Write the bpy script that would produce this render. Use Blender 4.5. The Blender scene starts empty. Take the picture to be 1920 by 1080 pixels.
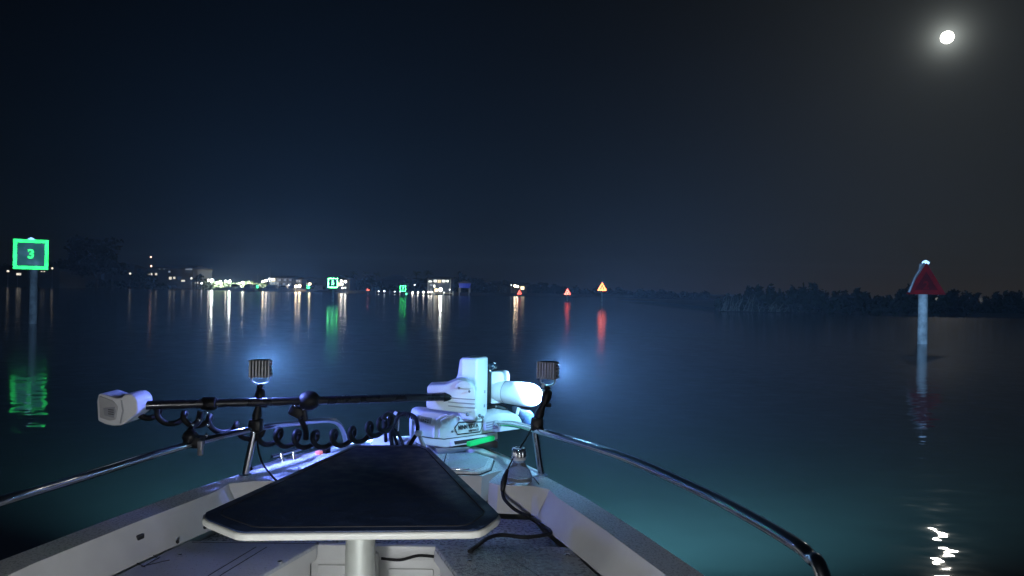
import bpy, bmesh, math, random
from mathutils import Vector, Matrix
from mathutils.geometry import tessellate_polygon
R = math.radians
random.seed(11)
C = bpy.context.scene.collection
scene = bpy.context.scene

# ------------------------------------------------------------------ camera
H = 1.7                      # eye height above the water (water is z = 0)
F = 1397.0                   # focal length in pixels of a 1920 px wide frame
roll, pitch = R(1.0), math.atan(4 / F)
cf = Vector((0, math.cos(pitch), math.sin(pitch)))
cu0 = Vector((0, -math.sin(pitch), math.cos(pitch)))
cr = Vector((1, 0, 0)) * math.cos(roll) + cu0 * math.sin(roll)
cu = cu0 * math.cos(roll) - Vector((1, 0, 0)) * math.sin(roll)
EYE = Vector((0, 0, H))
cam = bpy.data.cameras.new('camera'); co = bpy.data.objects.new('camera', cam); C.objects.link(co)
cam.sensor_width = 36; cam.lens = 36 * F / 1920; cam.clip_start = 0.05; cam.clip_end = 20000
m3 = Matrix((cr, cu, -cf)).transposed()
co.matrix_world = Matrix.Translation(EYE) @ m3.to_4x4()
scene.camera = co

def ray(px, py): return (cf + cr * ((px - 960) / F) - cu * ((py - 540) / F)).normalized()
def atZ(px, py, z): d = ray(px, py); return EYE + d * ((z - H) / d.z)
def atY(px, py, Y): d = ray(px, py); return EYE + d * (Y / d.y)

# ------------------------------------------------------------------ sky, moonlight, exposure
moon_dir = ray(1776, 70)
moon_el = math.asin(moon_dir.z); moon_az = math.atan2(moon_dir.x, moon_dir.y)
SKY, AUR = 0.0008, 33.0
w = bpy.data.worlds.new('World'); scene.world = w; w.use_nodes = True
nt = w.node_tree; bg = nt.nodes['Background']
sky = nt.nodes.new('ShaderNodeTexSky'); sky.sky_type = 'NISHITA'; sky.sun_disc = False
sky.sun_elevation = moon_el; sky.sun_rotation = moon_az
sky.air_density = 1.0; sky.dust_density = 0.6; sky.ozone_density = 4.0
tint = nt.nodes.new('ShaderNodeMix'); tint.data_type = 'RGBA'; tint.blend_type = 'MULTIPLY'; tint.inputs[0].default_value = 1.0
tint.inputs[7].default_value = (0.80, 0.90, 0.98, 1); nt.links.new(sky.outputs[0], tint.inputs[6])
# aureole of the moon in the damp upper air: brightness falls off with the angle from the moon
tcw = nt.nodes.new('ShaderNodeTexCoord'); dt = nt.nodes.new('ShaderNodeVectorMath'); dt.operation = 'DOT_PRODUCT'
nrmw = nt.nodes.new('ShaderNodeVectorMath'); nrmw.operation = 'NORMALIZE'; nt.links.new(tcw.outputs['Generated'], nrmw.inputs[0])
nt.links.new(nrmw.outputs[0], dt.inputs[0]); dt.inputs[1].default_value = moon_dir
def mth(op, a, b=None):
    n = nt.nodes.new('ShaderNodeMath'); n.operation = op
    for i, q in enumerate((a, b)):
        if q is None: continue
        if isinstance(q, (int, float)): n.inputs[i].default_value = q
        else: nt.links.new(q, n.inputs[i])
    return n.outputs[0]
ang = mth('ARCCOSINE', mth('MINIMUM', dt.outputs['Value'], 1.0))
def aur(deg, k): return mth('MULTIPLY', mth('EXPONENT', mth('MULTIPLY', ang, -1 / R(deg))), k)
au = mth('ADD', mth('ADD', aur(0.6, 24.0 * AUR), aur(3.0, 0.6 * AUR)), aur(11.0, 0.42 * AUR))
mu = nt.nodes.new('ShaderNodeMix'); mu.data_type = 'RGBA'; mu.blend_type = 'ADD'; mu.inputs[0].default_value = 1.0
auc = nt.nodes.new('ShaderNodeVectorMath'); auc.operation = 'SCALE'; auc.inputs[0].default_value = (0.92, 1.0, 0.93); nt.links.new(au, auc.inputs[3])
nt.links.new(tint.outputs[2], mu.inputs[6]); nt.links.new(auc.outputs[0], mu.inputs[7])
nt.links.new(mu.outputs[2], bg.inputs[0]); bg.inputs[1].default_value = SKY
sun = bpy.data.lights.new('moonlight', 'SUN'); so = bpy.data.objects.new('moonlight', sun); C.objects.link(so)
sun.energy = 0.055; sun.angle = R(0.9); sun.color = (1.0, 0.95, 0.84)
so.rotation_euler = (-moon_dir).to_track_quat('-Z', 'Y').to_euler(); so.location = (0, 0, 60)
scene.view_settings.view_transform = 'Standard'; scene.view_settings.look = 'None'
scene.view_settings.exposure = 0; scene.view_settings.gamma = 1
scene.cycles.use_denoising = True
scene.cycles.max_bounces = 6; scene.cycles.volume_bounces = 0
scene.cycles.sample_clamp_indirect = 8.0
scene.cycles.caustics_reflective = True; scene.cycles.caustics_refractive = False

# ------------------------------------------------------------------ materials
def newmat(name):
    m = bpy.data.materials.new(name); m.use_nodes = True
    return m, m.node_tree, m.node_tree.nodes['Principled BSDF']
def mat(name, col, rough=0.5, metal=0.0, var=0.12, vscale=6.0, bump=0.0, bscale=60.0, spec=0.5, wet=0.0):
    m, t, p = newmat(name)
    p.inputs['Base Color'].default_value = (*col, 1); p.inputs['Roughness'].default_value = rough
    p.inputs['Metallic'].default_value = metal; p.inputs['Specular IOR Level'].default_value = spec
    tc = t.nodes.new('ShaderNodeTexCoord')
    if var:
        n = t.nodes.new('ShaderNodeTexNoise'); n.inputs['Scale'].default_value = vscale; n.inputs['Detail'].default_value = 6
        t.links.new(tc.outputs['Object'], n.inputs['Vector'])
        r = t.nodes.new('ShaderNodeValToRGB')
        r.color_ramp.elements[0].position = 0.3; r.color_ramp.elements[1].position = 0.7
        r.color_ramp.elements[0].color = (*[c * (1 - var) for c in col], 1)
        r.color_ramp.elements[1].color = (*[min(1, c * (1 + var)) for c in col], 1)
        t.links.new(n.outputs['Fac'], r.inputs['Fac']); t.links.new(r.outputs[0], p.inputs['Base Color'])
        mr = t.nodes.new('ShaderNodeMapRange'); mr.inputs[3].default_value = max(0.02, rough - 0.1 - wet); mr.inputs[4].default_value = min(1, rough + 0.1)
        mr.inputs[1].default_value = 0.35; mr.inputs[2].default_value = 0.65
        t.links.new(n.outputs['Fac'], mr.inputs[0]); t.links.new(mr.outputs[0], p.inputs['Roughness'])
    if bump:
        b = t.nodes.new('ShaderNodeBump'); b.inputs['Strength'].default_value = bump; b.inputs['Distance'].default_value = 0.004
        n2 = t.nodes.new('ShaderNodeTexNoise'); n2.inputs['Scale'].default_value = bscale; n2.inputs['Detail'].default_value = 3
        t.links.new(tc.outputs['Object'], n2.inputs['Vector'])
        t.links.new(n2.outputs['Fac'], b.inputs['Height']); t.links.new(b.outputs[0], p.inputs['Normal'])
    return m
def glow(name, col, s):
    m, t, p = newmat(name)
    p.inputs['Base Color'].default_value = (*[0.5 * c for c in col], 1)
    p.inputs['Emission Color'].default_value = (*col, 1); p.inputs['Emission Strength'].default_value = s
    return m
def retro(name, col, k=1.0, rough=0.27, MIX=0.6):
    """Retroreflective sheeting: a glossy lobe turned to whoever looks, so light goes back towards its source."""
    m, t, p = newmat(name)
    p.inputs['Base Color'].default_value = (*col, 1); p.inputs['Roughness'].default_value = 0.5
    g = t.nodes.new('ShaderNodeBsdfGlossy'); g.distribution = 'GGX'; g.inputs['Roughness'].default_value = rough
    g.inputs['Color'].default_value = (*[min(1, c * k) for c in col], 1)
    tc = t.nodes.new('ShaderNodeTexCoord'); no = t.nodes.new('ShaderNodeTexNoise'); no.inputs['Scale'].default_value = 3.5; no.inputs['Detail'].default_value = 5   # grime on the sheeting
    t.links.new(tc.outputs['Object'], no.inputs['Vector']); ra = t.nodes.new('ShaderNodeMapRange'); ra.inputs[1].default_value = 0.3; ra.inputs[2].default_value = 0.6; ra.inputs[3].default_value = 0.55
    t.links.new(no.outputs['Fac'], ra.inputs[0]); vs_ = t.nodes.new('ShaderNodeVectorMath'); vs_.operation = 'SCALE'; vs_.inputs[0].default_value = [min(1, c * k) for c in col]
    t.links.new(ra.outputs[0], vs_.inputs[3]); t.links.new(vs_.outputs[0], g.inputs['Color'])
    ge = t.nodes.new('ShaderNodeNewGeometry'); t.links.new(ge.outputs['Incoming'], g.inputs['Normal'])
    mx = t.nodes.new('ShaderNodeMixShader'); mx.inputs[0].default_value = MIX
    t.links.new(p.outputs[0], mx.inputs[1]); t.links.new(g.outputs[0], mx.inputs[2])
    t.links.new(mx.outputs[0], t.nodes['Material Output'].inputs['Surface'])
    return m

M = {}
M['gelcoat'] = mat('gelcoat', (0.62, 0.62, 0.60), 0.42, var=0.06, vscale=3, bump=0.05, bscale=25)
M['liner'] = mat('liner', (0.50, 0.50, 0.50), 0.55, var=0.12, vscale=5, bump=0.08, bscale=40)
M['nonskid'] = mat('nonskid', (0.47, 0.50, 0.54), 0.6, var=0.12, vscale=100, bump=0.5, bscale=300, wet=0.25)
M['wetseat'] = mat('wet_nonskid', (0.30, 0.32, 0.35), 0.36, var=0.2, vscale=70, bump=1.0, bscale=170, wet=0.12, spec=0.8)
M['decktop'] = mat('decktop', (0.66, 0.68, 0.70), 0.38, var=0.08, vscale=130, bump=0.6, bscale=220, wet=0.1)
M['chrome'] = mat('chrome', (0.78, 0.79, 0.81), 0.15, 1.0, var=0)
M['black'] = mat('black_plastic', (0.007, 0.007, 0.008), 0.5, var=0.3, vscale=30, spec=0.25)
M['rubber'] = mat('black_rubber', (0.008, 0.008, 0.009), 0.55, var=0.2, vscale=30, spec=0.2)
M['shaft'] = mat('shaft_composite', (0.014, 0.014, 0.02), 0.3, var=0.2, vscale=15)
M['white'] = mat('white_plastic', (0.72, 0.72, 0.74), 0.38, var=0.05, vscale=8, bump=0.03, bscale=90)
M['greyplastic'] = mat('grey_plastic', (0.30, 0.31, 0.34), 0.42, var=0.1, vscale=12)
M['alu'] = mat('cast_aluminium', (0.22, 0.22, 0.24), 0.5, 0.6, var=0.15, vscale=30)
M['fin'] = mat('fin_aluminium', (0.42, 0.42, 0.44), 0.45, 0.2, var=0.1, vscale=30)
M['greycap'] = mat('light_grey_plastic', (0.42, 0.42, 0.43), 0.5, var=0.08, vscale=20)
M['bluealu'] = mat('prop_composite', (0.012, 0.022, 0.04), 0.3, var=0.2, vscale=20)
M['tabletop'] = mat('table_laminate', (0.017, 0.031, 0.075), 0.48, var=0.4, vscale=22, bump=0.35, bscale=220, spec=0.35)
M['rim'] = mat('table_rim', (0.66, 0.66, 0.60), 0.45, var=0.06, vscale=20)
M['pedestal'] = mat('pedestal_aluminium', (0.62, 0.64, 0.58), 0.4, 0.55, var=0.1, vscale=10)
M['darkslot'] = mat('dark_recess', (0.02, 0.02, 0.025), 0.6, var=0)
M['pile'] = mat('weathered_piling', (0.38, 0.40, 0.38), 0.9, var=0.45, vscale=4, bump=0.6, bscale=12)
M['pile_dimmed'] = mat('dimmed_piling', (0.14, 0.14, 0.13), 0.9, var=0.45, vscale=4, bump=0.6, bscale=12)  # darker copy of the piling; the left post's fainter light is in the colour
M['lantern'] = mat('lantern_plastic', (0.75, 0.78, 0.8), 0.3, var=0.05)
M['greenpanel'] = mat('green_dayboard', (0.02, 0.22, 0.10), 0.5, var=0.25, vscale=3)
M['redborder'] = mat('red_board_edge', (0.17, 0.003, 0.004), 0.7, var=0.35, vscale=4, spec=0.05)
M['redpanel'] = mat('red_dayboard', (0.065, 0.001, 0.002), 0.7, var=0.35, vscale=3, spec=0.05)
M['greenret_far'] = retro('green_prismatic', (0.22, 1.0, 0.15), 1.0, 0.17, 0.97)
M['greenret_tiny'] = retro('green_prismatic_bright', (0.10, 1.0, 0.11), 1.0, 0.13, 0.9)
M['redret_far'] = retro('red_prismatic', (1.0, 0.05, 0.02), 1.0, 0.125, 0.9)
M['redfilm_far'] = retro('red_film_bright', (0.40, 0.008, 0.005), 1.0, 0.22)
M['greenret'] = retro('green_retroreflective', (0.007, 0.15, 0.014), 1.0, 0.2)
M['redret'] = retro('red_retroreflective', (0.60, 0.07, 0.035))
M['greenret_dim'] = retro('green_film', (0.006, 0.06, 0.025), 0.3)
M['redret_dim'] = retro('red_film', (0.40, 0.012, 0.01), 0.7)
M['lanternret'] = retro('lantern_lens', (0.8, 0.85, 0.9), 1.0, 0.4, 0.5)
M['orangeret'] = retro('orange_retroreflective', (1.0, 0.065, 0.010), 1.0, 0.15, 0.95)
M['wall_dark'] = mat('house_render', (0.12, 0.115, 0.11), 0.8, var=0.15, vscale=0.4)
M['wall_blue'] = mat('blue_grey_siding', (0.10, 0.125, 0.16), 0.8, var=0.15, vscale=0.4)
M['roof'] = mat('roof_tiles', (0.10, 0.09, 0.09), 0.8, var=0.25, vscale=1.0)
M['trim'] = mat('white_trim', (0.7, 0.7, 0.7), 0.5, var=0.05)
M['bark'] = mat('bark', (0.09, 0.07, 0.05), 0.9, var=0.3, vscale=3, bump=0.6, bscale=15)
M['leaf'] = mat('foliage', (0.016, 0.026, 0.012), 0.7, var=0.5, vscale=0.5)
M['hedgeleaf_lit'] = mat('hedge_foliage_lightened', (0.11, 0.14, 0.08), 0.6, var=0.5, vscale=0.7)  # lighter copy of the foliage; part of the floodlight is put into this colour
M['palmleaf'] = mat('palm_foliage', (0.045, 0.07, 0.03), 0.6, var=0.4, vscale=0.6)
M['drybranch'] = mat('dry_branch', (0.26, 0.25, 0.2), 0.8, var=0.3, vscale=6)
M['land'] = mat('sandy_ground', (0.10, 0.09, 0.07), 0.95, var=0.35, vscale=0.2)
M['timber'] = mat('dock_timber', (0.22, 0.19, 0.15), 0.85, var=0.3, vscale=2)
M['hull'] = mat('boat_gelcoat', (0.6, 0.62, 0.65), 0.35, var=0.08, vscale=1)
M['steel'] = mat('galvanised_steel', (0.35, 0.36, 0.37), 0.45, 0.7, var=0.15, vscale=3)
M['white_lamp'] = glow('white_lamp_glow', (0.95, 1.0, 0.92), 160)
M['warm_lamp'] = glow('warm_lamp_glow', (1.0, 0.78, 0.5), 45)
M['small_lamp'] = glow('small_lamp_glow', (1.0, 0.92, 0.8), 22)
M['dim_lamp'] = glow('dim_lamp_glow', (0.9, 0.92, 1.0), 7)
M['pale_lamp'] = glow('pale_lamp_glow', (1.0, 0.88, 0.72), 1.4)
M['red_lamp'] = glow('red_beacon_glow', (1.0, 0.55, 0.42), 4)
M['green_lamp'] = glow('green_lamp_glow', (0.1, 1.0, 0.45), 6)
M['win_warm'] = glow('lit_warm_window', (1.0, 0.80, 0.5), 2.2)
M['win_white'] = glow('lit_white_window', (0.95, 1.0, 0.9), 2.6)
M['win_pale'] = glow('pale_lit_window', (1.0, 0.9, 0.75), 0.9)
M['win_dim'] = glow('dim_window', (0.75, 0.85, 1.0), 0.25)
M['win_dark'] = mat('dark_window', (0.02, 0.025, 0.03), 0.1, var=0)
M['nav_green'] = glow('green_navigation_lens', (0.01, 0.8, 0.22), 0.42)
M['nav_red'] = glow('red_navigation_lens', (1.0, 0.30, 0.28), 0.6)
M['lens_blue'] = glow('work_light_lens_glow', (0.17, 0.25, 1.0), 2700)
M['lens_cyan'] = glow('work_light_lens_glow_cyan', (0.26, 0.68, 1.0), 820)

# water: body colour under a rippled mirror
m = bpy.data.materials.new('water_surface'); m.use_nodes = True; t = m.node_tree; M['water'] = m
for n in list(t.nodes):
    if n.type == 'BSDF_PRINCIPLED': t.nodes.remove(n)
ge = t.nodes.new('ShaderNodeNewGeometry')
def vnoise(scale, detail, sy=1.0):
    mp = t.nodes.new('ShaderNodeVectorMath'); mp.operation = 'MULTIPLY'; mp.inputs[1].default_value = (1, sy, 1)
    t.links.new(ge.outputs['Position'], mp.inputs[0])
    n = t.nodes.new('ShaderNodeTexNoise'); n.inputs['Scale'].default_value = scale; n.inputs['Detail'].default_value = detail
    t.links.new(mp.outputs[0], n.inputs['Vector'])
    s = t.nodes.new('ShaderNodeVectorMath'); s.operation = 'SUBTRACT'; s.inputs[1].default_value = (0.5, 0.5, 0.5)
    t.links.new(n.outputs['Color'], s.inputs[0]); return s.outputs[0]
def vscale(v, x, y):
    s = t.nodes.new('ShaderNodeVectorMath'); s.operation = 'MULTIPLY'; s.inputs[1].default_value = (x, y, 0)
    t.links.new(v, s.inputs[0]); return s.outputs[0]
def vadd(a, b):
    s = t.nodes.new('ShaderNodeVectorMath'); s.operation = 'ADD'; t.links.new(a, s.inputs[0]); t.links.new(b, s.inputs[1]); return s.outputs[0]
# resolved ripples near the boat; farther out the same ripples are finer than the eye and act as roughness
sep = t.nodes.new('ShaderNodeSeparateXYZ'); t.links.new(ge.outputs['Position'], sep.inputs[0])
far = t.nodes.new('ShaderNodeMapRange'); far.interpolation_type = 'SMOOTHSTEP'; far.inputs[1].default_value = 4; far.inputs[2].default_value = 19
t.links.new(sep.outputs[1], far.inputs[0])
rip0 = vadd(vscale(vnoise(3.3, 1, 1.5), 0.085, 0.10), vscale(vnoise(0.8, 1), 0.035, 0.04))
calm = t.nodes.new('ShaderNodeMapRange'); calm.inputs[3].default_value = 1.0; calm.inputs[4].default_value = 0.3; t.links.new(far.outputs[0], calm.inputs[0])
sc_ = t.nodes.new('ShaderNodeVectorMath'); sc_.operation = 'SCALE'; t.links.new(rip0, sc_.inputs[0]); t.links.new(calm.outputs[0], sc_.inputs[3]); rip = sc_.outputs[0]
up = t.nodes.new('ShaderNodeCombineXYZ'); up.inputs[2].default_value = 1.0
nn = t.nodes.new('ShaderNodeVectorMath'); nn.operation = 'NORMALIZE'; t.links.new(vadd(up.outputs[0], rip), nn.inputs[0])
dif = t.nodes.new('ShaderNodeBsdfDiffuse'); dif.inputs['Color'].default_value = (0.0032, 0.0058, 0.0040, 1)
glo = t.nodes.new('ShaderNodeBsdfGlossy'); rg = t.nodes.new('ShaderNodeMapRange'); rg.inputs[3].default_value = 0.02; rg.inputs[4].default_value = 0.125
t.links.new(far.outputs[0], rg.inputs[0]); t.links.new(rg.outputs[0], glo.inputs['Roughness'])
t.links.new(nn.outputs[0], dif.inputs['Normal'])
fr = t.nodes.new('ShaderNodeFresnel'); fr.inputs['IOR'].default_value = 1.333
t.links.new(nn.outputs[0], fr.inputs['Normal']); t.links.new(nn.outputs[0], glo.inputs['Normal'])
mx = t.nodes.new('ShaderNodeMixShader'); t.links.new(fr.outputs[0], mx.inputs[0])
t.links.new(dif.outputs[0], mx.inputs[1]); t.links.new(glo.outputs[0], mx.inputs[2])
t.links.new(mx.outputs[0], t.nodes['Material Output'].inputs['Surface'])

# ------------------------------------------------------------------ builders
ORIGIN = {}
def thing(name, label, cat, loc=(0, 0, 0), group=None):
    o = bpy.data.objects.new(name, None); C.objects.link(o); o.empty_display_size = 0.1
    o.location = loc; o['label'] = label; o['category'] = cat
    if group: o['group'] = group
    ORIGIN[o.name] = Vector(loc); return o
def tag(o, label, cat, group=None):
    o['label'] = label; o['category'] = cat
    if group: o['group'] = group
    return o
class MB:
    def __init__(s): s.v = []; s.f = []
    def add(s, vs, fs):
        k = len(s.v); s.v += [Vector(a) for a in vs]; s.f += [tuple(i + k for i in f) for f in fs]; return s
    def bm(s, bm):
        bm.verts.ensure_lookup_table(); bm.verts.index_update()
        s.add([a.co.copy() for a in bm.verts], [[q.index for q in f.verts] for f in bm.faces]); bm.free(); return s
    def prism(s, pts, ext, bevel=0.0, seg=3):
        """closed outline (3-D, planar) given depth by the vector ext, edges rounded"""
        bm = bmesh.new(); ext = Vector(ext)
        vs = [bm.verts.new(Vector(p)) for p in pts]; f = bm.faces.new(vs)
        r = bmesh.ops.extrude_face_region(bm, geom=[f])
        bmesh.ops.translate(bm, vec=ext, verts=[g for g in r['geom'] if isinstance(g, bmesh.types.BMVert)])
        bmesh.ops.recalc_face_normals(bm, faces=bm.faces)
        if bevel:
            bmesh.ops.bevel(bm, geom=list(bm.edges), offset=bevel, offset_type='OFFSET', segments=seg, profile=0.5, affect='EDGES', clamp_overlap=True)
        return s.bm(bm)
    def box(s, c, size, bevel=0.0, rot=None, seg=2):
        x, y, z = [a / 2 for a in size]; mtx = rot or Matrix.Identity(3); c = Vector(c)
        pts = [c + mtx @ Vector(p) for p in ((-x, -y, -z), (x, -y, -z), (x, y, -z), (-x, y, -z))]
        return s.prism(pts, mtx @ Vector((0, 0, 2 * z)), bevel, seg)
    def tube(s, pts, r, n=10, cap=True):
        pts = [Vector(p) for p in pts]; m_ = len(pts); rs = r if isinstance(r, (list, tuple)) else [r] * m_
        tang = [(pts[min(i + 1, m_ - 1)] - pts[max(i - 1, 0)]).normalized() for i in range(m_)]
        a = Vector((0, 0, 1)) if abs(tang[0].z) < 0.9 else Vector((1, 0, 0))
        nrm = (a - tang[0] * a.dot(tang[0])).normalized(); vs = []; fs = []
        for i in range(m_):
            nrm = (nrm - tang[i] * nrm.dot(tang[i])).normalized(); b = tang[i].cross(nrm)
            for j in range(n):
                q = 2 * math.pi * j / n; vs.append(pts[i] + (nrm * math.cos(q) + b * math.sin(q)) * rs[i])
        for i in range(m_ - 1):
            for j in range(n):
                fs.append((i * n + j, i * n + (j + 1) % n, (i + 1) * n + (j + 1) % n, (i + 1) * n + j))
        if cap: fs += [tuple(range(n - 1, -1, -1)), tuple((m_ - 1) * n + j for j in range(n))]
        return s.add(vs, fs)
    def lathe(s, p0, p1, prof, n=24):
        """prof: (t along p0->p1, radius)"""
        p0, p1 = Vector(p0), Vector(p1)
        return s.tube_raw([p0.lerp(p1, a) for a, _ in prof], [b for _, b in prof], (p1 - p0).normalized(), n)
    def tube_raw(s, pts, rs, ax, n):
        a = Vector((0, 0, 1)) if abs(ax.z) < 0.9 else Vector((1, 0, 0))
        u = (a - ax * a.dot(ax)).normalized(); b = ax.cross(u); vs = []; fs = []; m_ = len(pts)
        for p, r in zip(pts, rs):
            for j in range(n):
                q = 2 * math.pi * j / n; vs.append(p + (u * math.cos(q) + b * math.sin(q)) * max(r, 1e-4))
        for i in range(m_ - 1):
            for j in range(n): fs.append((i * n + j, i * n + (j + 1) % n, (i + 1) * n + (j + 1) % n, (i + 1) * n + j))
        fs += [tuple(range(n - 1, -1, -1)), tuple((m_ - 1) * n + j for j in range(n))]
        return s.add(vs, fs)
    def ball(s, c, r, sub=2, sc=(1, 1, 1)):
        bm = bmesh.new(); bmesh.ops.create_icosphere(bm, subdivisions=sub, radius=r)
        for q in bm.verts: q.co = Vector(c) + Vector((q.co.x * sc[0], q.co.y * sc[1], q.co.z * sc[2]))
        return s.bm(bm)
    def poly(s, pts):
        pts = [Vector(p) for p in pts]; tri = tessellate_polygon([pts]); k = []
        for a in tri:
            n_ = (pts[a[1]] - pts[a[0]]).cross(pts[a[2]] - pts[a[0]])
            k.append(tuple(a) if n_.z >= 0 else tuple(reversed(a)))
        return s.add(pts, k)
    def build(s, name, material, parent=None, smooth=True, angle=40):
        me = bpy.data.meshes.new(name); o_ = Vector((0, 0, 0)); p = parent
        while p is not None: o_ = o_ + Vector(p.location); p = p.parent
        me.from_pydata([tuple(a - o_) for a in s.v], [], s.f); me.materials.append(material)
        if smooth:
            me.polygons.foreach_set('use_smooth', [True] * len(me.polygons)); me.set_sharp_from_angle(angle=R(angle))
        me.update(); o = bpy.data.objects.new(name, me); C.objects.link(o); o.parent = parent
        return o
def catmull(pts, k=6):
    pts = [Vector(p) for p in pts]; out = []
    for i in range(len(pts) - 1):
        p0, p1, p2, p3 = pts[max(i - 1, 0)], pts[i], pts[i + 1], pts[min(i + 2, len(pts) - 1)]
        for j in range(k):
            u = j / k; out.append(0.5 * (2 * p1 + (p2 - p0) * u + (2 * p0 - 5 * p1 + 4 * p2 - p3) * u * u + (3 * p1 - p0 - 3 * p2 + p3) * u ** 3))
    return out + [pts[-1]]
def text(body, origin, xa, ya, size, depth, material, parent, name, squash=1.0, align='CENTER', shear=0.0):
    cu_ = bpy.data.curves.new(name, 'FONT'); cu_.body = body; cu_.size = 1.0; cu_.extrude = 0.05
    cu_.align_x = align; cu_.align_y = 'CENTER'; cu_.shear = shear; cu_.offset = 0.03
    ob = bpy.data.objects.new(name, cu_); C.objects.link(ob); dg = bpy.context.evaluated_depsgraph_get()
    me = bpy.data.meshes.new_from_object(ob.evaluated_get(dg)); bpy.data.objects.remove(ob)
    xa, ya = Vector(xa).normalized(), Vector(ya).normalized(); za = xa.cross(ya)
    b = MB(); b.v = [Vector(origin) + xa * (q.co.x * size * squash) + ya * (q.co.y * size) + za * (q.co.z / 0.05 * depth) for q in me.vertices]
    b.f = [tuple(p.vertices) for p in me.polygons]
    return b.build(name, material, parent, smooth=False)
def copy_tree(o, parent=None):
    c = o.copy(); C.objects.link(c)
    if parent: c.parent = parent
    for ch in list(o.children): copy_tree(ch, c)
    return c

# ------------------------------------------------------------------ water and land
b = MB(); b.add([(-6000, -300, 0), (6000, -300, 0), (6000, 9000, 0), (-6000, 9000, 0)], [(0, 1, 2, 3)])
o = b.build('water', M['water'], smooth=False); o['kind'] = 'structure'
def sheet(name, front, depth, z, material):
    """bank of land: a shore line (x, y) rising from the water and running back"""
    b = MB(); n = len(front); vs = []
    for x, y in front: vs.append((x, y, -0.6))
    for x, y in front: vs.append((x * 1.008, y * 1.008 + 0.6, z * random.uniform(0.7, 1.1)))
    for x, y in front: vs.append((x * 1.05, y + depth, z * random.uniform(1.0, 1.3)))
    fs = []
    for k in (0, 1):
        for i in range(n - 1): fs.append((k * n + i, k * n + i + 1, (k + 1) * n + i + 1, (k + 1) * n + i))
    b.add(vs, fs); o = b.build(name, material); o['kind'] = 'structure'; return o
shore = [(-520, 190), (-330, 215), (-215, 240), (-150, 252), (-105, 250), (-80, 245), (-56, 232), (-36, 215), (-20, 202), (0, 215), (25, 250), (50, 275), (80, 268), (130, 230)]
sheet('far_shore_land', shore, 500, 0.8, M['land'])
near_shore = [(20.0, 72), (24, 72.5), (30, 71), (38, 69), (46, 68), (60, 69), (90, 75), (140, 90)]
sheet('near_shore_land', near_shore, 80, 0.35, M['land'])

# ------------------------------------------------------------------ the boat
GZ, SZ = 0.87, 0.75                 # gunwale and bow-seat heights
def xc(Y): return -0.465 - 0.03 * (Y - 2.2)
HB = [(-0.8, 1.22), (0.5, 1.21), (1.0, 1.19), (1.5, 1.145), (2.0, 1.08), (2.2, 1.045), (2.6, 0.93), (3.0, 0.80), (3.35, 0.655), (3.6, 0.535), (3.86, 0.40), (4.05, 0.265), (4.17, 0.12), (4.2, 0.0)]
def half(Y):
    for (a, b_), (c, d) in zip(HB, HB[1:]):
        if a <= Y <= c: return b_ + (d - b_) * (Y - a) / (c - a)
    return HB[0][1] if Y < HB[0][0] else 0.0
YS = [-0.8, 0.0, 0.5, 1.0, 1.4, 1.8, 2.0, 2.2, 2.4, 2.6, 2.8, 3.0, 3.1, 3.2, 3.35, 3.5, 3.6, 3.73, 3.86, 3.96, 4.05, 4.12, 4.17]
boat = thing('motor_boat', 'open white motor boat with steel bow rails, seen from its cockpit', 'boat', (xc(2), 1.5, 0))
def outline(k, zz, pull, lift=0.0):
    def e(Y, s): return Vector((xc(Y) + s * (half(Y) * k + lift), Y * pull, zz))
    return [e(Y, 1) for Y in YS] + [Vector((xc(4.2), (4.2 + lift) * pull, zz))] + [e(Y, -1) for Y in reversed(YS)]
rings = [outline(0.62, -0.25, 0.93), outline(0.86, 0.15, 0.97), outline(0.97, 0.66, 0.993), outline(1.0, GZ - 0.07, 1.0, 0.012), outline(1.0, GZ - 0.012, 1.0, 0.012), outline(1.0, GZ, 1.0)]
b = MB(); n = len(rings[0]); vs = [p for r_ in rings for p in r_]
b.add(vs, [(k * n + i, k * n + i + 1, (k + 1) * n + i + 1, (k + 1) * n + i) for k in range(len(rings) - 1) for i in range(n - 1)])
b.build('hull', M['gelcoat'], boat)
# gunwale deck: side strips and the wide bow deck with its stepped inner edge
inner_r = [(Y, xc(Y) + half(Y) - 0.115) for Y in YS if Y <= 3.0]
inner_l = [(Y, xc(Y) - half(Y) + 0.115) for Y in YS if Y <= 3.0]
front_in = [(0.17, 3.12), (0.10, 3.165), (-0.045, 3.175), (-0.085, 3.215), (-0.075, 3.27), (-0.03, 3.43), (-0.06, 3.40), (-0.12, 3.32),
            (-0.88, 3.32), (-0.94, 3.40), (-0.97, 3.43), (-0.925, 3.27), (-0.915, 3.215), (-0.955, 3.175), (-1.08, 3.165), (-1.17, 3.12)]
inner = [Vector((x, Y, GZ)) for Y, x in inner_r] + [Vector((x, y, GZ)) for x, y in front_in] + [Vector((x, Y, GZ)) for Y, x in reversed(inner_l)]
outer = rings[-1]
b = MB(); b.poly(outer + list(reversed(inner)))
b.build('gunwale_deck', M['decktop'], boat, smooth=False)
# coaming liner down to the seats
b = MB(); ctr = Vector((xc(2.2), 1.8, 0)); low = []
for p in inner:
    side = abs(p.x - xc(p.y)) > 0.46 and p.y < 3.14
    d = Vector((xc(p.y) - p.x, 0, 0)).normalized() * (0.055 if side else 0.004) + Vector((0, -0.004 if p.y > 3.05 else 0, 0))
    low.append(Vector((p.x, p.y, SZ)) + d)
lip = [p + Vector((0, 0, -0.012)) + (q - p) * 0.10 for p, q in zip(inner, low)]
n = len(inner)
b.add(inner + lip + low, [(k * n + i + 1, k * n + i, (k + 1) * n + i, (k + 1) * n + i + 1) for k in (0, 1) for i in range(n - 1)])
b.build('coaming', M['liner'], boat, angle=30)
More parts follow.
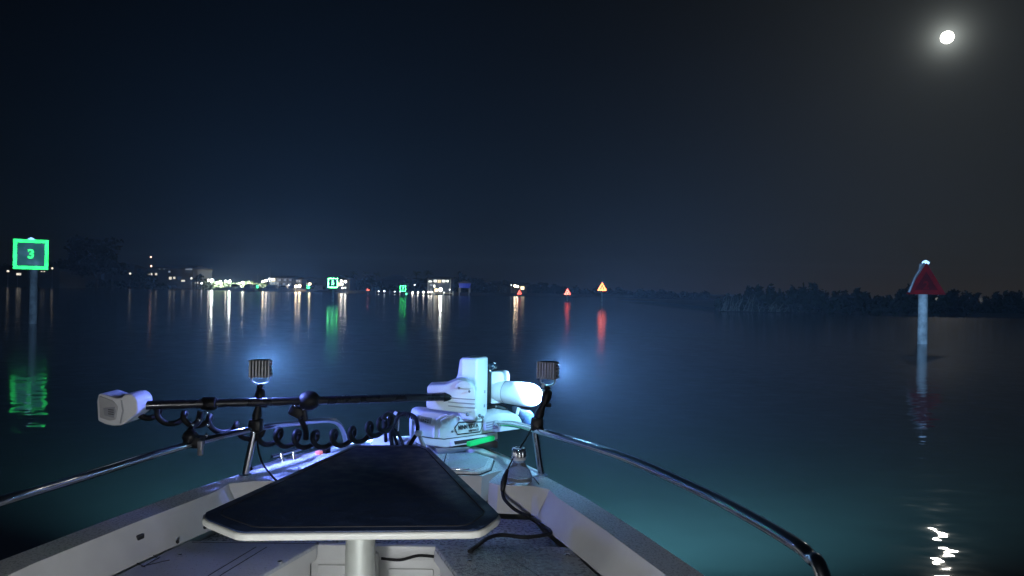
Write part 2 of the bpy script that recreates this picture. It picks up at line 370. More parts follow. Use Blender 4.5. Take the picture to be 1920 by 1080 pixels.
# seat-level decks round the foot well
wl = [(-0.705, 2.745), (-0.80, 2.46), (-0.93, 2.0), (-1.0, 1.5), (-1.0, 0.3)]
wr = [(-0.268, 2.755), (-0.16, 2.46), (-0.02, 2.0), (0.06, 1.5), (0.06, 0.3)]
lowL = [p for p in low if p.x < xc(p.y)]; lowR = [p for p in low if p.x >= xc(p.y)]
b = MB(); fl = [p for p in low if p.y > 2.7]
b.poly([Vector((p.x, p.y, SZ - 0.022)) for p in fl] + [Vector((-1.28, 2.70, SZ - 0.022)), Vector((-0.72, 2.74, SZ - 0.022)), Vector((-0.715, 2.80, SZ - 0.022)), Vector((-0.255, 2.81, SZ - 0.022)), Vector((-0.25, 2.75, SZ - 0.022)), Vector((0.27, 2.70, SZ - 0.022))])
b.build('bow_deck', M['wetseat'], boat, smooth=False)
def seat(side_pts, well, label=None):
    s = [Vector((p.x, p.y, SZ - 0.05)) for p in side_pts if 0.3 <= p.y <= 2.72]
    s = sorted(s, key=lambda p: p.y)
    sg = 1 if s[0].x > xc(s[0].y) else -1
    s = [p - Vector((sg * 0.008, 0, 0)) for p in s]
    s.append(Vector((s[-1].x - sg * 0.045, 2.775, SZ - 0.05)))
    top = s + [Vector((x, y, SZ - 0.05)) for x, y in [(well[0][0] + 0.0, 2.775)] + well]
    bb = MB().prism(top, (0, 0, 0.05), 0.008, 2); return bb.build('seat', M['nonskid'], boat)
seatL, seatR = seat(lowL, wl), seat(lowR, wr); seatR.data.materials[0] = M['wetseat']
seatR['label'] = 'wet right-hand bow seat speckled with blue light'
b = MB()
for well, sg in ((wl, -1), (wr, 1)):
    pts = [Vector((x, y, 0)) for x, y in well]
    tp = [p + Vector((sg * -0.0025, 0, SZ - 0.012)) for p in pts]; md = [p + Vector((sg * -0.0025, 0, SZ - 0.055)) for p in pts]
    md2 = [p + Vector((sg * 0.02, 0.0, SZ - 0.06)) for p in pts]; bt = [p + Vector((sg * 0.02, 0, 0.30)) for p in pts]
    n = len(pts); fs = [(k * n + i, k * n + i + 1, (k + 1) * n + i + 1, (k + 1) * n + i) for k in range(3) for i in range(n - 1)]
    b.add(tp + md + md2 + bt, fs)
b.build('seat_side_panel', M['gelcoat'], boat, smooth=False)
b = MB(); b.box((-0.487, 2.79, SZ - 0.037), (0.445, 0.03, 0.055), 0.006); b.build('well_front_lip', M['gelcoat'], boat)
b = MB(); b.box((-0.487, 2.815, 0.5), (0.5, 0.03, 0.385), 0.004); b.box((-0.63, 2.795, 0.60), (0.16, 0.012, 0.12), 0.01); b.box((-0.36, 2.795, 0.59), (0.17, 0.012, 0.12), 0.02)
b.box((-0.515, 2.765, 0.52), (0.075, 0.035, 0.40), 0.01); b.build('well_front_panel', M['gelcoat'], boat)
b = MB(); b.add([(-1.25, -0.8, 0.3), (0.35, -0.8, 0.3), (0.35, 2.82, 0.3), (-1.25, 2.82, 0.3)], [(0, 1, 2, 3)]); b.build('cockpit_sole', M['nonskid'], boat, smooth=False)
b = MB(); b.tube(catmull([atY(715, 1047, 2.775), atY(750, 1050, 2.77), atY(785, 1042, 2.77), atY(825, 1045, 2.77)]), 0.0055, 8); b.build('well_cable', M['rubber'], boat)
# front hatch lids on the bow deck
def lid(pts, h, name='hatch', mt='decktop', bev=0.004):
    return MB().prism([Vector((x, y, GZ + 0.001)) for x, y in pts], (0, 0, h), bev, 2).build(name, M[mt], boat)
lid([(-0.135, 3.335), (-0.50, 3.335), (-0.50, 3.66), (-0.165, 3.72), (-0.075, 3.60), (-0.085, 3.42)], 0.014)
lid([(-0.865, 3.335), (-0.505, 3.335), (-0.505, 3.66), (-0.835, 3.72), (-0.925, 3.60), (-0.915, 3.42)], 0.014)
def gap(pts, name='hatch_gap'):
    q = [Vector((x, y, GZ + 0.0022)) for x, y in pts]; c = sum(q, Vector()) / len(q); q = [p + (p - c).normalized() * 0.004 for p in q]
    MB().tube(q + [q[0]], 0.0032, 6).build(name, M['darkslot'], boat)
gap([(-0.135, 3.335), (-0.50, 3.335), (-0.50, 3.66), (-0.165, 3.72), (-0.075, 3.60), (-0.085, 3.42)])
gap([(-0.865, 3.335), (-0.505, 3.335), (-0.505, 3.66), (-0.835, 3.72), (-0.925, 3.60), (-0.915, 3.42)])
MB().tube([Vector((x, y, GZ + 0.0155)) for x, y in ((-0.30, 3.34), (-0.31, 3.68))], 0.0028, 6).build('hatch_seam', M['darkslot'], boat)
MB().tube([Vector((x, y, GZ + 0.002)) for x, y in ((0.03, 3.45), (0.11, 3.30), (0.13, 3.19))], 0.0024, 6).build('deck_seam', M['darkslot'], boat)
b = MB().prism([Vector((x, y, GZ + 0.0155)) for x, y in [(-0.15, 3.36), (-0.28, 3.36), (-0.29, 3.66), (-0.17, 3.70), (-0.1, 3.58), (-0.11, 3.44)]], (0, 0, 0.005), 0.002, 2)
b.build('hatch_pad', M['nonskid'], boat)
lid([(-0.06, 3.66), (-0.13, 3.80), (-0.19, 3.86), (-0.22, 3.80), (-0.13, 3.70)], 0.02, 'bow_chock', 'gelcoat')
b = MB(); p = atZ(862, 881, GZ + 0.02)
b.prism([p + Vector((-0.045, -0.012, 0)), p + Vector((0.045, -0.008, 0)), p + Vector((0.045, 0.008, 0)), p + Vector((-0.045, 0.012, 0))], (0, 0, 0.008), 0.003, 2)
b.build('hatch_latch', M['chrome'], boat)
# fittings: snaps, drain holes, vents, hinge
def disc(p, r, mt, name, h=0.004, ax=(0, 0, 1)):
    p = Vector(p); ax = Vector(ax).normalized()
    return MB().lathe(p - ax * 0.002, p + ax * h, [(0, r), (0.8, r), (1.0, r * 0.7)], 14).build(name, M[mt], boat)
for px, py in ((525, 1055), (337, 1042), (415, 1005), (880, 1053), (1064, 1042), (1010, 1006)):
    disc(atZ(px, py, SZ + 0.001), 0.009, 'chrome', 'snap_fastener', 0.007)
def lineroff(p):   # nearest point pushed onto the coaming slope
    return p
for px, py, z in ((333, 1016, 0.775), (384, 989, 0.785), (1035, 975, 0.785), (1058, 991, 0.78), (1086, 1018, 0.78)):
    p = atZ(px, py, z); s = 1 if px > 900 else -1
    disc(p + Vector((-s * 0.0, 0, 0)), 0.0065, 'darkslot', 'drain_hole', 0.003, (-s, -0.3, 0.6))
for px, py, z in ((262, 1007, 0.82), (1143, 1007, 0.82)):
    p = atZ(px, py, z); s = 1 if px > 900 else -1
    MB().box(p, (0.014, 0.032, 0.018), 0.004, Matrix.Rotation(R(s * 16), 3, 'Z')).build('vent', M['darkslot'], boat)
b = MB()
for q in ([(253, 1053), (285, 1040), (297, 1047)], [(265, 1062), (318, 1050)], [(268, 1063), (300, 1044)], [(253, 1054), (272, 1063)]):
    b.tube([atZ(x, y, SZ + 0.002) for x, y in q], 0.0016, 6)
b.build('hatch_hinge', M['darkslot'], boat)
for q in ([(390, 1080), (480, 1026)], [(412, 1080), (500, 1026)], [(360, 1017), (598, 1020)], [(955, 1044), (1010, 1080)], [(930, 1022), (955, 1044)]):
    MB().tube([atZ(x, y, SZ - 0.0005) for x, y in q], 0.0022, 6).build('seat_seam', M['darkslot'], boat)
# port cleat
b = MB(); b.tube([atY(510, 856, 3.5), atY(570, 839, 3.62)], 0.011, 10)
for (x, y, Y) in ((527, 850, 3.53), (549, 846, 3.57)):
    p = atY(x, y, Y); b.tube([p, Vector((p.x + 0.006, p.y, GZ))], [0.009, 0.012], 10)
b.build('cleat', M['chrome'], boat)
b = MB(); b.tube([Vector((xc(Y) - half(Y) - 0.004, Y, GZ + 0.008)) for Y in (3.35, 3.45, 3.55, 3.65, 3.75, 3.86, 3.95)], 0.011, 8); b.build('rub_rail', M['chrome'], boat)
b = MB(); b.tube([Vector((xc(Y) + half(Y) + 0.004, Y, GZ + 0.002)) for Y in (3.35, 3.45, 3.55, 3.65, 3.75, 3.86, 3.95)], 0.008, 8); b.build('rub_rail', M['chrome'], boat)
# bow rails
def rail(pts, r=0.0150): return MB().tube(catmull(pts, 8), r, 16).build('bow_rail', M['chrome'], boat)
rl = rail([atY(-330, 1040, 1.75), atY(0, 940, 2.14), atY(170, 890, 2.55), atY(345, 836, 3.0), atY(478, 803, 3.26), atY(555, 793, 3.50), atY(612, 788, 3.72), atY(634, 795, 3.82), atY(645, 815, 3.87), atY(650, 838, 3.88)])
rr = rail([Vector((0.69, 1.42, GZ)), atY(1545, 1085, 1.5), atY(1520, 1045, 1.56), atY(1490, 1019, 1.62), atY(1400, 966, 1.85), atY(1300, 915, 2.16), atY(1150, 850, 2.68), atY(1003, 806, 3.32), atY(960, 795, 3.62), atY(915, 795, 3.85), atY(898, 805, 3.93), atY(893, 825, 3.95)])
for rr_, top, foot in ((rl, atY(478, 803, 3.26), atZ(460, 893, GZ)), (rr, atY(1003, 806, 3.32), atZ(1015, 893, GZ))):
    q = MB().tube([top, foot + Vector((0, 0, 0.004))], 0.0145, 14).build('stanchion', M['chrome'], rr_)
    MB().lathe(foot, foot + Vector((0, 0, 0.012)), [(0, 0.028), (0.6, 0.028), (1, 0.018)], 16).build('stanchion_base', M['chrome'], rr_)
# navigation lights
p = atY(598, 849, 3.70); MB().box(p, (0.032, 0.025, 0.02), 0.005, Matrix.Rotation(R(-25), 3, 'Z')).build('navigation_light', M['nav_red'], boat)
p = atY(612, 846, 3.73); MB().box(p, (0.03, 0.035, 0.04), 0.005, Matrix.Rotation(R(-25), 3, 'Z')).build('light_housing', M['black'], boat)
pa, pb = atY(882, 838, 3.66), atY(928, 826, 3.78); d = (pb - pa).normalized()
MB().prism([pa, pb, pb + Vector((0, 0, 0.022)), pa + Vector((0, 0, 0.022))], Vector((-d.y, d.x, 0)) * 0.03, 0.004, 2).build('navigation_light', M['nav_green'], boat)
# white wedge block and windlass at the stem
q = [atY(694, 836, 3.72), atY(702, 818, 3.76), atY(732, 818, 3.76), atY(740, 836, 3.72)]
MB().prism(q, (0, 0.09, 0), 0.006, 2).build('anchor_locker_cap', M['white'], boat)
p = atZ(735, 842, GZ); MB().box(p + Vector((0, 0.03, 0.01)), (0.16, 0.14, 0.05), 0.01).build('anchor_plinth', M['gelcoat'], boat)
# the helm console behind the viewer carries the cockpit lamp that lights the liner from astern
con = MB(); con.box((xc(0) - 0.05, 0.05, 0.73), (0.7, 0.5, 0.86), 0.04); con.build('helm_console', M['gelcoat'], boat)
MB().box((xc(0) + 0.1, 0.31, 1.08), (0.16, 0.02, 0.06), 0.006).build('courtesy_light', M['dim_lamp'], boat)
L = bpy.data.lights.new('courtesy_lamp', 'POINT'); L.energy = 70.0; L.color = (0.93, 0.96, 1.0); L.shadow_soft_size = 0.07
lo = bpy.data.objects.new('courtesy_lamp', L); C.objects.link(lo); lo.location = (xc(0) + 0.1, 0.45, 1.09)

# ------------------------------------------------------------------ table
TZ = 1.06
tp = [atZ(x, y, TZ) for x, y in ((655, 839), (668, 835), (790, 835), (805, 840), (932, 957), (939, 965), (935, 972), (912, 989), (900, 994), (885, 996), (458, 1000), (441, 998), (428, 993), (388, 977), (379, 971), (381, 962))]
tab = thing('dinette_table', 'dark navy bow table tapering forward, with pale rim and round pedestal', 'table', (-0.45, 2.35, 0.3))
def inset(pts, d):
    c = sum(pts, Vector()) / len(pts); return [p + (c - p).normalized() * d for p in pts]
MB().prism([p - Vector((0, 0, 0.022)) for p in tp], (0, 0, 0.020), 0.006, 3).build('rim', M['rim'], tab)
MB().prism([p + Vector((0, 0, -0.0035)) for p in inset(tp, 0.007)], (0, 0, 0.006), 0.002, 2).build('tabletop', M['tabletop'], tab)
b = MB(); ring = inset(tp, 0.05); b.tube([p + Vector((0, 0, 0.0026)) for p in ring + [ring[0]]], 0.0022, 6); b.build('inlay_groove', M['darkslot'], tab)
pc = atY(676, 1010, 2.32); pc.z = 0
MB().lathe(pc + Vector((0, 0, TZ - 0.022)), pc + Vector((0, 0, TZ - 0.085)), [(0, 0.085), (0.15, 0.085), (0.5, 0.068), (0.85, 0.055), (1, 0.046)], 32).build('mounting_flange', M['rim'], tab)
MB().lathe(pc + Vector((0, 0, 0.3)), pc + Vector((0, 0, TZ - 0.07)), [(0, 0.0455), (1, 0.0455)], 32).build('pedestal', M['pedestal'], tab)
MB().lathe(pc + Vector((0.02, 0.02, 0.30)), pc + Vector((0.02, 0.02, 0.33)), [(0, 0.15), (0.6, 0.15), (1, 0.1)], 32).build('pedestal_foot', M['rim'], tab)

# ------------------------------------------------------------------ trolling motor
mot = thing('trolling_motor', 'white bow trolling motor stowed across the deck with its long black shaft to port', 'trolling motor', tuple(atZ(850, 850, GZ)))
def z5(pts): return [(780 + x / 5.4, 660 + y / 5.4) for x, y in pts]
def face(pts, Y0, k=0.0, x0=800, off=0.0):
    return [atY(x, y, Y0 + k * (x - x0) + off) for x, y in pts]
kb = 0.12 / 130; nb = Vector((-0.34, 0.94, 0)); B0 = 3.72
base_px = z5([(5, 700), (30, 622), (70, 603), (160, 607), (360, 634), (690, 682), (705, 720), (835, 690), (828, 885), (300, 973), (110, 945), (5, 925), (0, 800)])
base = MB().prism(face(base_px, B0, kb), nb * 0.17, 0.016, 4).build('mount_housing', M['white'], mot, angle=55)
# the raised right-hand cover with its vents
cap_px = z5([(690, 690), (760, 640), (870, 614), (1035, 640), (1062, 680), (1096, 765), (1080, 778), (840, 812), (700, 800)])
cap = MB().prism(face(cap_px, 3.80, -0.0007, 890), nb * 0.15, 0.018, 4).build('end_cover', M['white'], mot, angle=55)
for i in range(4):
    y0 = 715 + i * 24
    MB().tube(face(z5([(712, y0 + 4), (770, y0 - 8), (828, y0 - 22)]), 3.80, -0.0007, 890, off=-0.003), 0.0032, 6).build('vent', M['greyplastic'], cap)
for x0_, x1_ in ((195, 235), (250, 300)):
    MB().tube(face(z5([(x1_ + 80, 634), (x1_ + 15, 655), (x0_ + 10, 690), (x0_ - 10, 780), (x0_ - 15, 868)]), B0, kb, off=-0.002), 0.006, 8).build('body_rib', M['white'], base)
MB().tube(face(z5([(-2, 846), (150, 870), (285, 884), (560, 846), (828, 806)]), B0, kb, off=-0.001), 0.0022, 6).build('parting_line', M['darkslot'], base)
pl = face(z5([(55, 650), (165, 668), (150, 728), (45, 705)]), B0, kb, off=-0.004)
MB().prism(pl, nb * 0.006, 0.002, 2).build('control_panel', M['greyplastic'], base)
for zx, zy in ((75, 688), (100, 682), (122, 690), (95, 706), (118, 712)):
    p = face(z5([(zx, zy)]), B0, kb, off=-0.0065)[0]; MB().ball(p, 0.0035, 1).build('button', M['darkslot'], base)
bd = face(z5([(392, 770), (432, 712), (688, 708), (648, 808), (420, 835)]), B0, kb, off=-0.003)
badge = MB().prism(bd, nb * 0.004, 0.0).build('badge', M['white'], base)
MB().tube(face(z5([(392, 770), (432, 712), (688, 708), (648, 808), (420, 835), (392, 770), (432, 712)]), B0, kb, off=-0.005), 0.003, 6).build('badge_outline', M['black'], badge)
o5 = face(z5([(530, 756)]), B0, kb, off=-0.006)[0]
xa = (face(z5([(640, 742)]), B0, kb)[0] - face(z5([(425, 772)]), B0, kb)[0]).normalized()
ya = Vector((0, 0, 1)); ya = (ya - xa * ya.dot(xa)).normalized()
text('MINN KOTA', o5, xa, ya, 0.030, 0.0015, M['darkslot'], badge, 'lettering', squash=0.62)
o6 = face(z5([(585, 792)]), B0, kb, off=-0.006)[0]
text('INSTINCT', o6, xa, ya, 0.012, 0.0015, M['darkslot'], badge, 'lettering', squash=1.0)
p = face(z5([(368, 805)]), B0, kb, off=-0.004)[0]; MB().ball(p, 0.006, 2).build('bolt', M['alu'], base)
# lower tray with a dark slot, and the bracket under it
tr = face(z5([(355, 905), (830, 818), (830, 885), (360, 962)]), B0 - 0.015, kb)
tray = MB().prism(tr, nb * 0.12, 0.006, 2).build('deck_bracket', M['white'], mot)
MB().prism(face(z5([(385, 905), (768, 850), (768, 882), (395, 940)]), B0 - 0.018, kb), nb * 0.006, 0.002, 2).build('slot', M['darkslot'], tray)
MB().ball(face(z5([(572, 912)]), B0 - 0.022, kb)[0], 0.006, 2).build('bolt', M['alu'], tray)
MB().prism(face(z5([(200, 975), (545, 960), (545, 1000), (230, 1050)]), B0, kb), nb * 0.14, 0.004, 2).build('mounting_rail', M['alu'], mot)
fp = atZ(850, 862, GZ); MB().box(fp + Vector((0.03, 0.28, 0.02)), (0.34, 0.14, 0.04), 0.006, Matrix.Rotation(R(20), 3, 'Z')).build('mounting_plate', M['alu'], mot)
# tower
A_, B_, D_ = atY(893, 783, 3.74), atY(914, 783, 3.86), atY(861, 783, 3.78)
zt = atY(893, 672, 3.74).z; A_.z = B_.z = D_.z = 1.04
tower = MB().prism([A_, B_, B_ + D_ - A_, D_], (0, 0, zt - 1.04), 0.012, 3).build('tower', M['white'], mot, angle=55)
lf = face(z5([(385, 292), (415, 245), (440, 75), (470, 62), (610, 66), (610, 640), (420, 640)]), 3.74, -0.04 / 31, 893)
MB().prism([p + Vector((0, 0.012, 0)) for p in lf], (0.02, 0.10, 0), 0.012, 3).build('tower_shroud', M['white'], tower, angle=55)
for zx, zy in ((700, 160), (693, 402), (690, 545)):
    x_, y_ = z5([(zx, zy)])[0]; MB().box(atY(x_, y_, 3.74 + 0.12 / 21 * (x_ - 893) - 0.002), (0.012, 0.006, 0.016), 0.002, Matrix.Rotation(R(60), 3, 'Z')).build('clip', M['greyplastic'], tower)
for zx, zy in ((645, 645), (672, 660), (520, 632)):
    x_, y_ = z5([(zx, zy)])[0]; MB().ball(atY(x_, y_, 3.73), 0.009, 2).build('bolt', M['alu'], tower)
# steering housing round the shaft
sh = z5([(112, 360), (125, 338), (300, 332), (345, 312), (420, 283), (495, 284), (560, 320), (598, 390), (600, 590), (560, 612), (460, 618), (320, 602), (130, 578), (104, 555), (104, 492), (300, 488), (318, 450), (300, 415), (112, 418)])
sth = MB().prism(face(sh, 3.60), (0.0, 0.13, 0), 0.014, 3).build('steering_housing', M['white'], mot, angle=55)
for yy in (470, 515, 555):
    MB().tube(face(z5([(325, yy - 10), (420, yy), (598, yy + 12)]), 3.599), 0.0025, 6).build('moulded_line', M['greyplastic'], sth)
dm = [(420 + 85 * math.cos(a) + 60, 375 - 85 * math.sin(a)) for a in [math.pi * i / 14 for i in range(15)]]
MB().prism(face(z5(dm), 3.585), (0, 0.05, 0), 0.008, 3).build('steering_dome', M['white'], sth, angle=55)
for zx, zy in ((435, 365), (540, 400)):
    MB().ball(face(z5([(zx, zy)]), 3.586)[0], 0.006, 2).build('bolt', M['alu'], sth)
# shaft and head
def SY(px): return 3.03 + (px - 250) / 592 * 0.59
s0, s1 = atY(250, 760.5, SY(250)), atY(842, 744, SY(842))
shaft = MB().tube([s0, s0.lerp(s1, 0.5), s1], 0.0185, 20).build('shaft', M['shaft'], mot)
MB().lathe(s1 + (s0 - s1).normalized() * 0.03, s1 + (s1 - s0).normalized() * 0.012, [(0, 0.0235), (1, 0.025)], 20).build('shaft_collar', M['black'], shaft)
hp = [(181, 752), (184, 739), (190, 738), (217, 747), (227, 746), (233, 739), (244, 739), (252, 744), (257, 752), (258, 769), (254, 777), (246, 783), (236, 792), (227, 798), (212, 799), (197, 796), (183, 789)]
head = MB().prism(face(hp, 2.965), (0, 0.13, 0), 0.013, 4).build('motor_head', M['white'], mot, angle=60)
MB().prism(face([(185, 742), (211, 752), (220, 763), (216, 787), (204, 789), (186, 783)], 2.958), (0, 0.02, 0), 0.005, 3).build('head_cap', M['greycap'], head)
MB().prism(face([(193, 765), (214, 763), (217, 771), (213, 784), (195, 779)], 2.954), (0, 0.008, 0), 0.002, 2).build('head_panel', M['greyplastic'], head)
for i in range(3):
    MB().tube(face([(203, 768 + i * 4), (213, 769 + i * 4)], 2.952), 0.0016, 6).build('panel_mark', M['darkslot'], head)
MB().tube(face([(228, 750), (231, 770), (226, 794)], 2.966), 0.004, 8).build('head_seam', M['greyplastic'], head)
MB().lathe(s0 + (s0 - s1).normalized() * 0.02, s0 + (s1 - s0).normalized() * 0.03, [(0, 0.034), (0.6, 0.032), (1, 0.022)], 20).build('shaft_gland', M['greyplastic'], head)

# lower unit lying to starboard
la, lb = atY(920, 731, 3.98), atY(1014, 744, 3.80)
low_u = MB().lathe(la, lb, [(0, 0.054), (0.04, 0.058), (0.3, 0.058), (0.32, 0.056), (0.34, 0.059), (0.7, 0.062), (0.82, 0.060), (0.91, 0.050), (0.965, 0.034), (0.99, 0.016), (1, 0.004)], 32).build('lower_unit', M['white'], mot)
MB().prism(face(z5([(755, 210), (770, 200), (850, 198), (880, 215), (892, 260), (890, 320), (850, 520), (755, 525)]), 3.92), (0.03, 0.09, 0), 0.012, 3).build('lower_unit_bracket', M['white'], low_u)
rr0 = la.lerp(lb, 0.335); ax_ = (lb - la).normalized()
MB().lathe(rr0 - ax_ * 0.002, rr0 + ax_ * 0.002, [(0, 0.0598), (1, 0.0598)], 32).build('seam_ring', M['greyplastic'], low_u)
pr = face(z5([(968, 560), (985, 545), (1050, 552), (1130, 570), (1185, 625), (1190, 660), (1165, 720), (1135, 752), (1100, 755), (1060, 690), (980, 620)]), 3.86)
prop = MB().prism(pr, (0.004, 0.012, 0.0), 0.004, 2).build('propeller_blade', M['bluealu'], mot)
MB().tube(face(z5([(1040, 565), (1022, 632)]), 3.845), 0.008, 10).build('propeller_pin', M['white'], prop)
MB().prism(face(z5([(715, 545), (830, 530), (920, 560), (930, 610), (800, 622), (720, 640)]), 3.92), (0, 0.05, 0), 0.01, 2).build('pivot_block', M['black'], mot)
for zx, zy in ((760, 590), (810, 555), (730, 590)):
    MB().ball(face(z5([(zx, zy)]), 3.915)[0], 0.007, 2).build('bolt', M['chrome'], mot)
MB().prism(face(z5([(722, 175), (748, 180), (742, 520), (716, 520)]), 3.88), (0.01, 0.03, 0), 0.003, 2).build('dark_slot_strip', M['black'], mot)  # shade in the slot between tower and bracket, put in as a black strip
kn = atY(922, 686, 3.86)
kb_ = MB().ball(kn, 0.020, 3).build('release_knob', M['bluealu'], mot)
for dx, dy in ((6, -6), (7, 2), (-2, 9)):
    MB().ball(atY(922 + dx, 686 + dy, 3.845), 0.008, 2).build('knob_screw', M['chrome'], kb_)
# coiled control cord slung under the shaft
path = catmull([atY(x, y, SY(x) + 0.02) for x, y in ((250, 768), (285, 776), (330, 784), (375, 788), (420, 800), (470, 812), (520, 820), (570, 824), (620, 823), (670, 815), (712, 800), (728, 790))], 30)
pts = []; ph = 0.0
for i, p in enumerate(path):
    t_ = i / (len(path) - 1); x_ = 250 + 480 * t_
    pitch_px = 46 if x_ < 470 else 30
    ph += 2 * math.pi * (480 / len(path)) / pitch_px
    rad = 0.026 if x_ < 470 else 0.036
    rad *= min(1, t_ * 12)
    pts.append(p + Vector((math.cos(ph) * rad * 0.55, math.cos(ph) * rad, math.sin(ph) * rad)))
MB().tube(pts, 0.0118, 10).build('coiled_cord', M['rubber'], mot)
def cable(pl_, r, mt='rubber', name='cable', parent=mot, k=8):
    return MB().tube(catmull([atY(*q) for q in pl_], k), r, 10).build(name, M[mt], parent)
cable([(724, 834, 3.75), (722, 810, 3.72), (720, 790, 3.70), (728, 774, 3.70), (742, 773, 3.70), (752, 778, 3.70)], 0.009)
cable([(745, 836, 3.74), (738, 812, 3.72), (732, 798, 3.70), (728, 785, 3.69), (733, 777, 3.69)], 0.008)
cable([(735, 836, 3.72), (733, 810, 3.70), (742, 790, 3.69), (750, 778, 3.69), (765, 776, 3.69), (778, 783, 3.62), (783, 800, 3.52), (782, 812, 3.49)], 0.010)
cable([(756, 836, 3.72), (750, 820, 3.72), (742, 806, 3.72), (732, 802, 3.72), (722, 800, 3.72)], 0.008)
cable([(723, 796, 3.69), (724, 788, 3.69), (731, 777, 3.69)], 0.0075, 'white', 'white_sleeve')
cable([(739, 773, 3.68), (744, 776, 3.68)], 0.009, 'white', 'white_sleeve')
cable([(747, 781, 3.70), (747, 795, 3.70), (746, 808, 3.70)], 0.004, 'chrome', 'zip_tie_tail')
cb = MB()
for i in range(6):
    p = atY(757 + i * 3.6, 776 + i * 1.2, 3.69 - 0.008 * i); cb.lathe(p - Vector((0.003, 0, 0)), p + Vector((0.003, 0, 0)), [(0, 0.0125), (0.5, 0.015), (1, 0.0125)], 14)
cb.build('strain_relief', M['rubber'], mot)
cable([(783, 812, 3.46), (776, 822, 3.45), (768, 836, 3.45)], 0.009)
cable([(786, 814, 3.46), (790, 826, 3.45), (797, 840, 3.45)], 0.009, 'greyplastic')
p = atY(785, 813, 3.46); MB().box(p, (0.036, 0.03, 0.026), 0.008).build('cable_clip', M['white'], mot)

# ------------------------------------------------------------------ work lights on the rails
def work_light(head_px, Y, clamp_pt, lens_mat, lab, yaw, cone, dip):
    hc = atY(head_px[0], head_px[1], Y)
    t0 = thing('work_light', lab, 'work light', tuple(hc), 'work lights clamped to the bow rails')
    rot = Matrix.Rotation(R(yaw), 3, 'Z')
    def P(x, y, z): return hc + rot @ Vector((x, y, z))
    hs = MB().box(P(0, 0.012, 0), (0.086, 0.036, 0.078), 0.006, rot).build('housing', M['black'], t0)  # black behind paler fins puts the shaded gaps into the colour
    for i in range(7):
        MB().box(P(-0.039 + i * 0.013, -0.018, 0), (0.0062, 0.026, 0.076), 0.001, rot, 1).build('heat_fin', M['fin'], hs)
    for s in (-1, 1):
        for i in range(5):
            MB().box(P(s * 0.046, 0.006, -0.031 + i * 0.0155), (0.008, 0.028, 0.008), 0.002, rot, 1).build('side_fin', M['alu'], hs)
    MB().box(P(0, 0.036, 0), (0.074, 0.012, 0.066), 0.006, rot, 3).build('lens', lens_mat, t0)
    MB().tube(catmull([P(-0.034, 0.004, -0.038), P(-0.034, 0.0, -0.055), P(-0.015, 0.0, -0.066), P(0.015, 0.0, -0.066), P(0.034, 0.0, -0.055), P(0.034, 0.004, -0.038)], 5), 0.0035, 8).build('bracket', M['steel'], t0)
    ball = P(0.0, 0, -0.078)
    MB().ball(ball, 0.014, 2).build('swivel_ball', M['black'], t0)
    q = ball + Vector((0.004, 0.0, -0.02)); e = clamp_pt + Vector((0, 0, 0.03))
    mid = q.lerp(e, 0.5)
    arm = MB().tube([q + Vector((0, 0, 0.012)), q, q.lerp(mid, 0.3), mid, mid.lerp(e, 0.6), e], [0.012, 0.02, 0.023, 0.013, 0.022, 0.018], 12).build('mount_arm', M['black'], t0)
    MB().tube([mid + Vector((0.014, 0, 0)), mid + Vector((0.036, -0.005, 0.006))], [0.007, 0.011], 10).build('tightening_knob', M['black'], arm)
    cl = MB().box(clamp_pt + Vector((0, 0, 0.012)), (0.055, 0.06, 0.06), 0.012).build('rail_clamp', M['black'], t0)
    MB().ball(clamp_pt + Vector((0.0, -0.033, -0.01)), 0.007, 2).build('clamp_bolt', M['chrome'], cl)
    # its beam
    sp = bpy.data.lights.new('work_light_beam', 'SPOT'); sp.energy = BEAM; sp.spot_size = R(cone); sp.spot_blend = 1.0; sp.shadow_soft_size = 0.03
    sp.color = (0.27, 0.54, 1.0)
    so_ = bpy.data.objects.new('work_light_beam', sp); C.objects.link(so_); so_.parent = t0
    so_.location = rot @ Vector((0, 0.085, 0)); dirv = rot @ Vector((0, 1, dip))
    so_.rotation_euler = dirv.to_track_quat('-Z', 'Y').to_euler()
    return t0
BEAM = 24000
work_light((488, 691), 3.28, atY(480, 803, 3.26), M['lens_blue'], 'finned work light on the port rail post beside the black motor shaft', 10, 100, -0.02)
work_light((1027, 694), 3.34, atY(1007, 800, 3.32), M['lens_cyan'], 'finned work light on the starboard rail post near the lit motor nose', -25, 92, -0.14)
# its chain-like tether
b = MB()
for i in range(6):
    p = atY(1018 - i * 0.6, 722 + i * 13, 3.34); b.box(p, (0.010, 0.012, 0.022), 0.003, Matrix.Rotation(R(20 * (-1) ** i), 3, 'Y'))
tag(b.build('tether_chain', M['steel']), 'small linked tether hanging below the starboard work light', 'chain')

# cables of the lights
b = MB(); b.tube(catmull([atY(482, 812, 3.26), atY(484, 840, 3.24), atY(492, 868, 3.22), atY(505, 886, 3.2), atZ(520, 902, GZ + 0.006), atZ(545, 916, GZ + 0.004)], 8), 0.0042, 8)
tag(b.build('light_cable', M['rubber']), 'thin black cable hanging from the port work light to the deck', 'cable', 'cables of the work lights')
pc_ = thing('power_cable', 'black power cable running from starboard work light over the coaming to the wet seat', 'cable', tuple(atZ(945, 910, GZ)), 'cables of the work lights')
MB().tube(catmull([atY(1000, 797, 3.29), atY(985, 824, 3.25), atY(963, 858, 3.2), atY(952, 880, 3.17)], 8), 0.0035, 8).build('thin_lead', M['rubber'], pc_)
MB().tube([atY(952, 880, 3.17), atY(947, 893, 3.16), atY(944, 905, 3.15), atY(942, 920, 3.14)], [0.006, 0.011, 0.013, 0.009], 12).build('connector', M['black'], pc_)
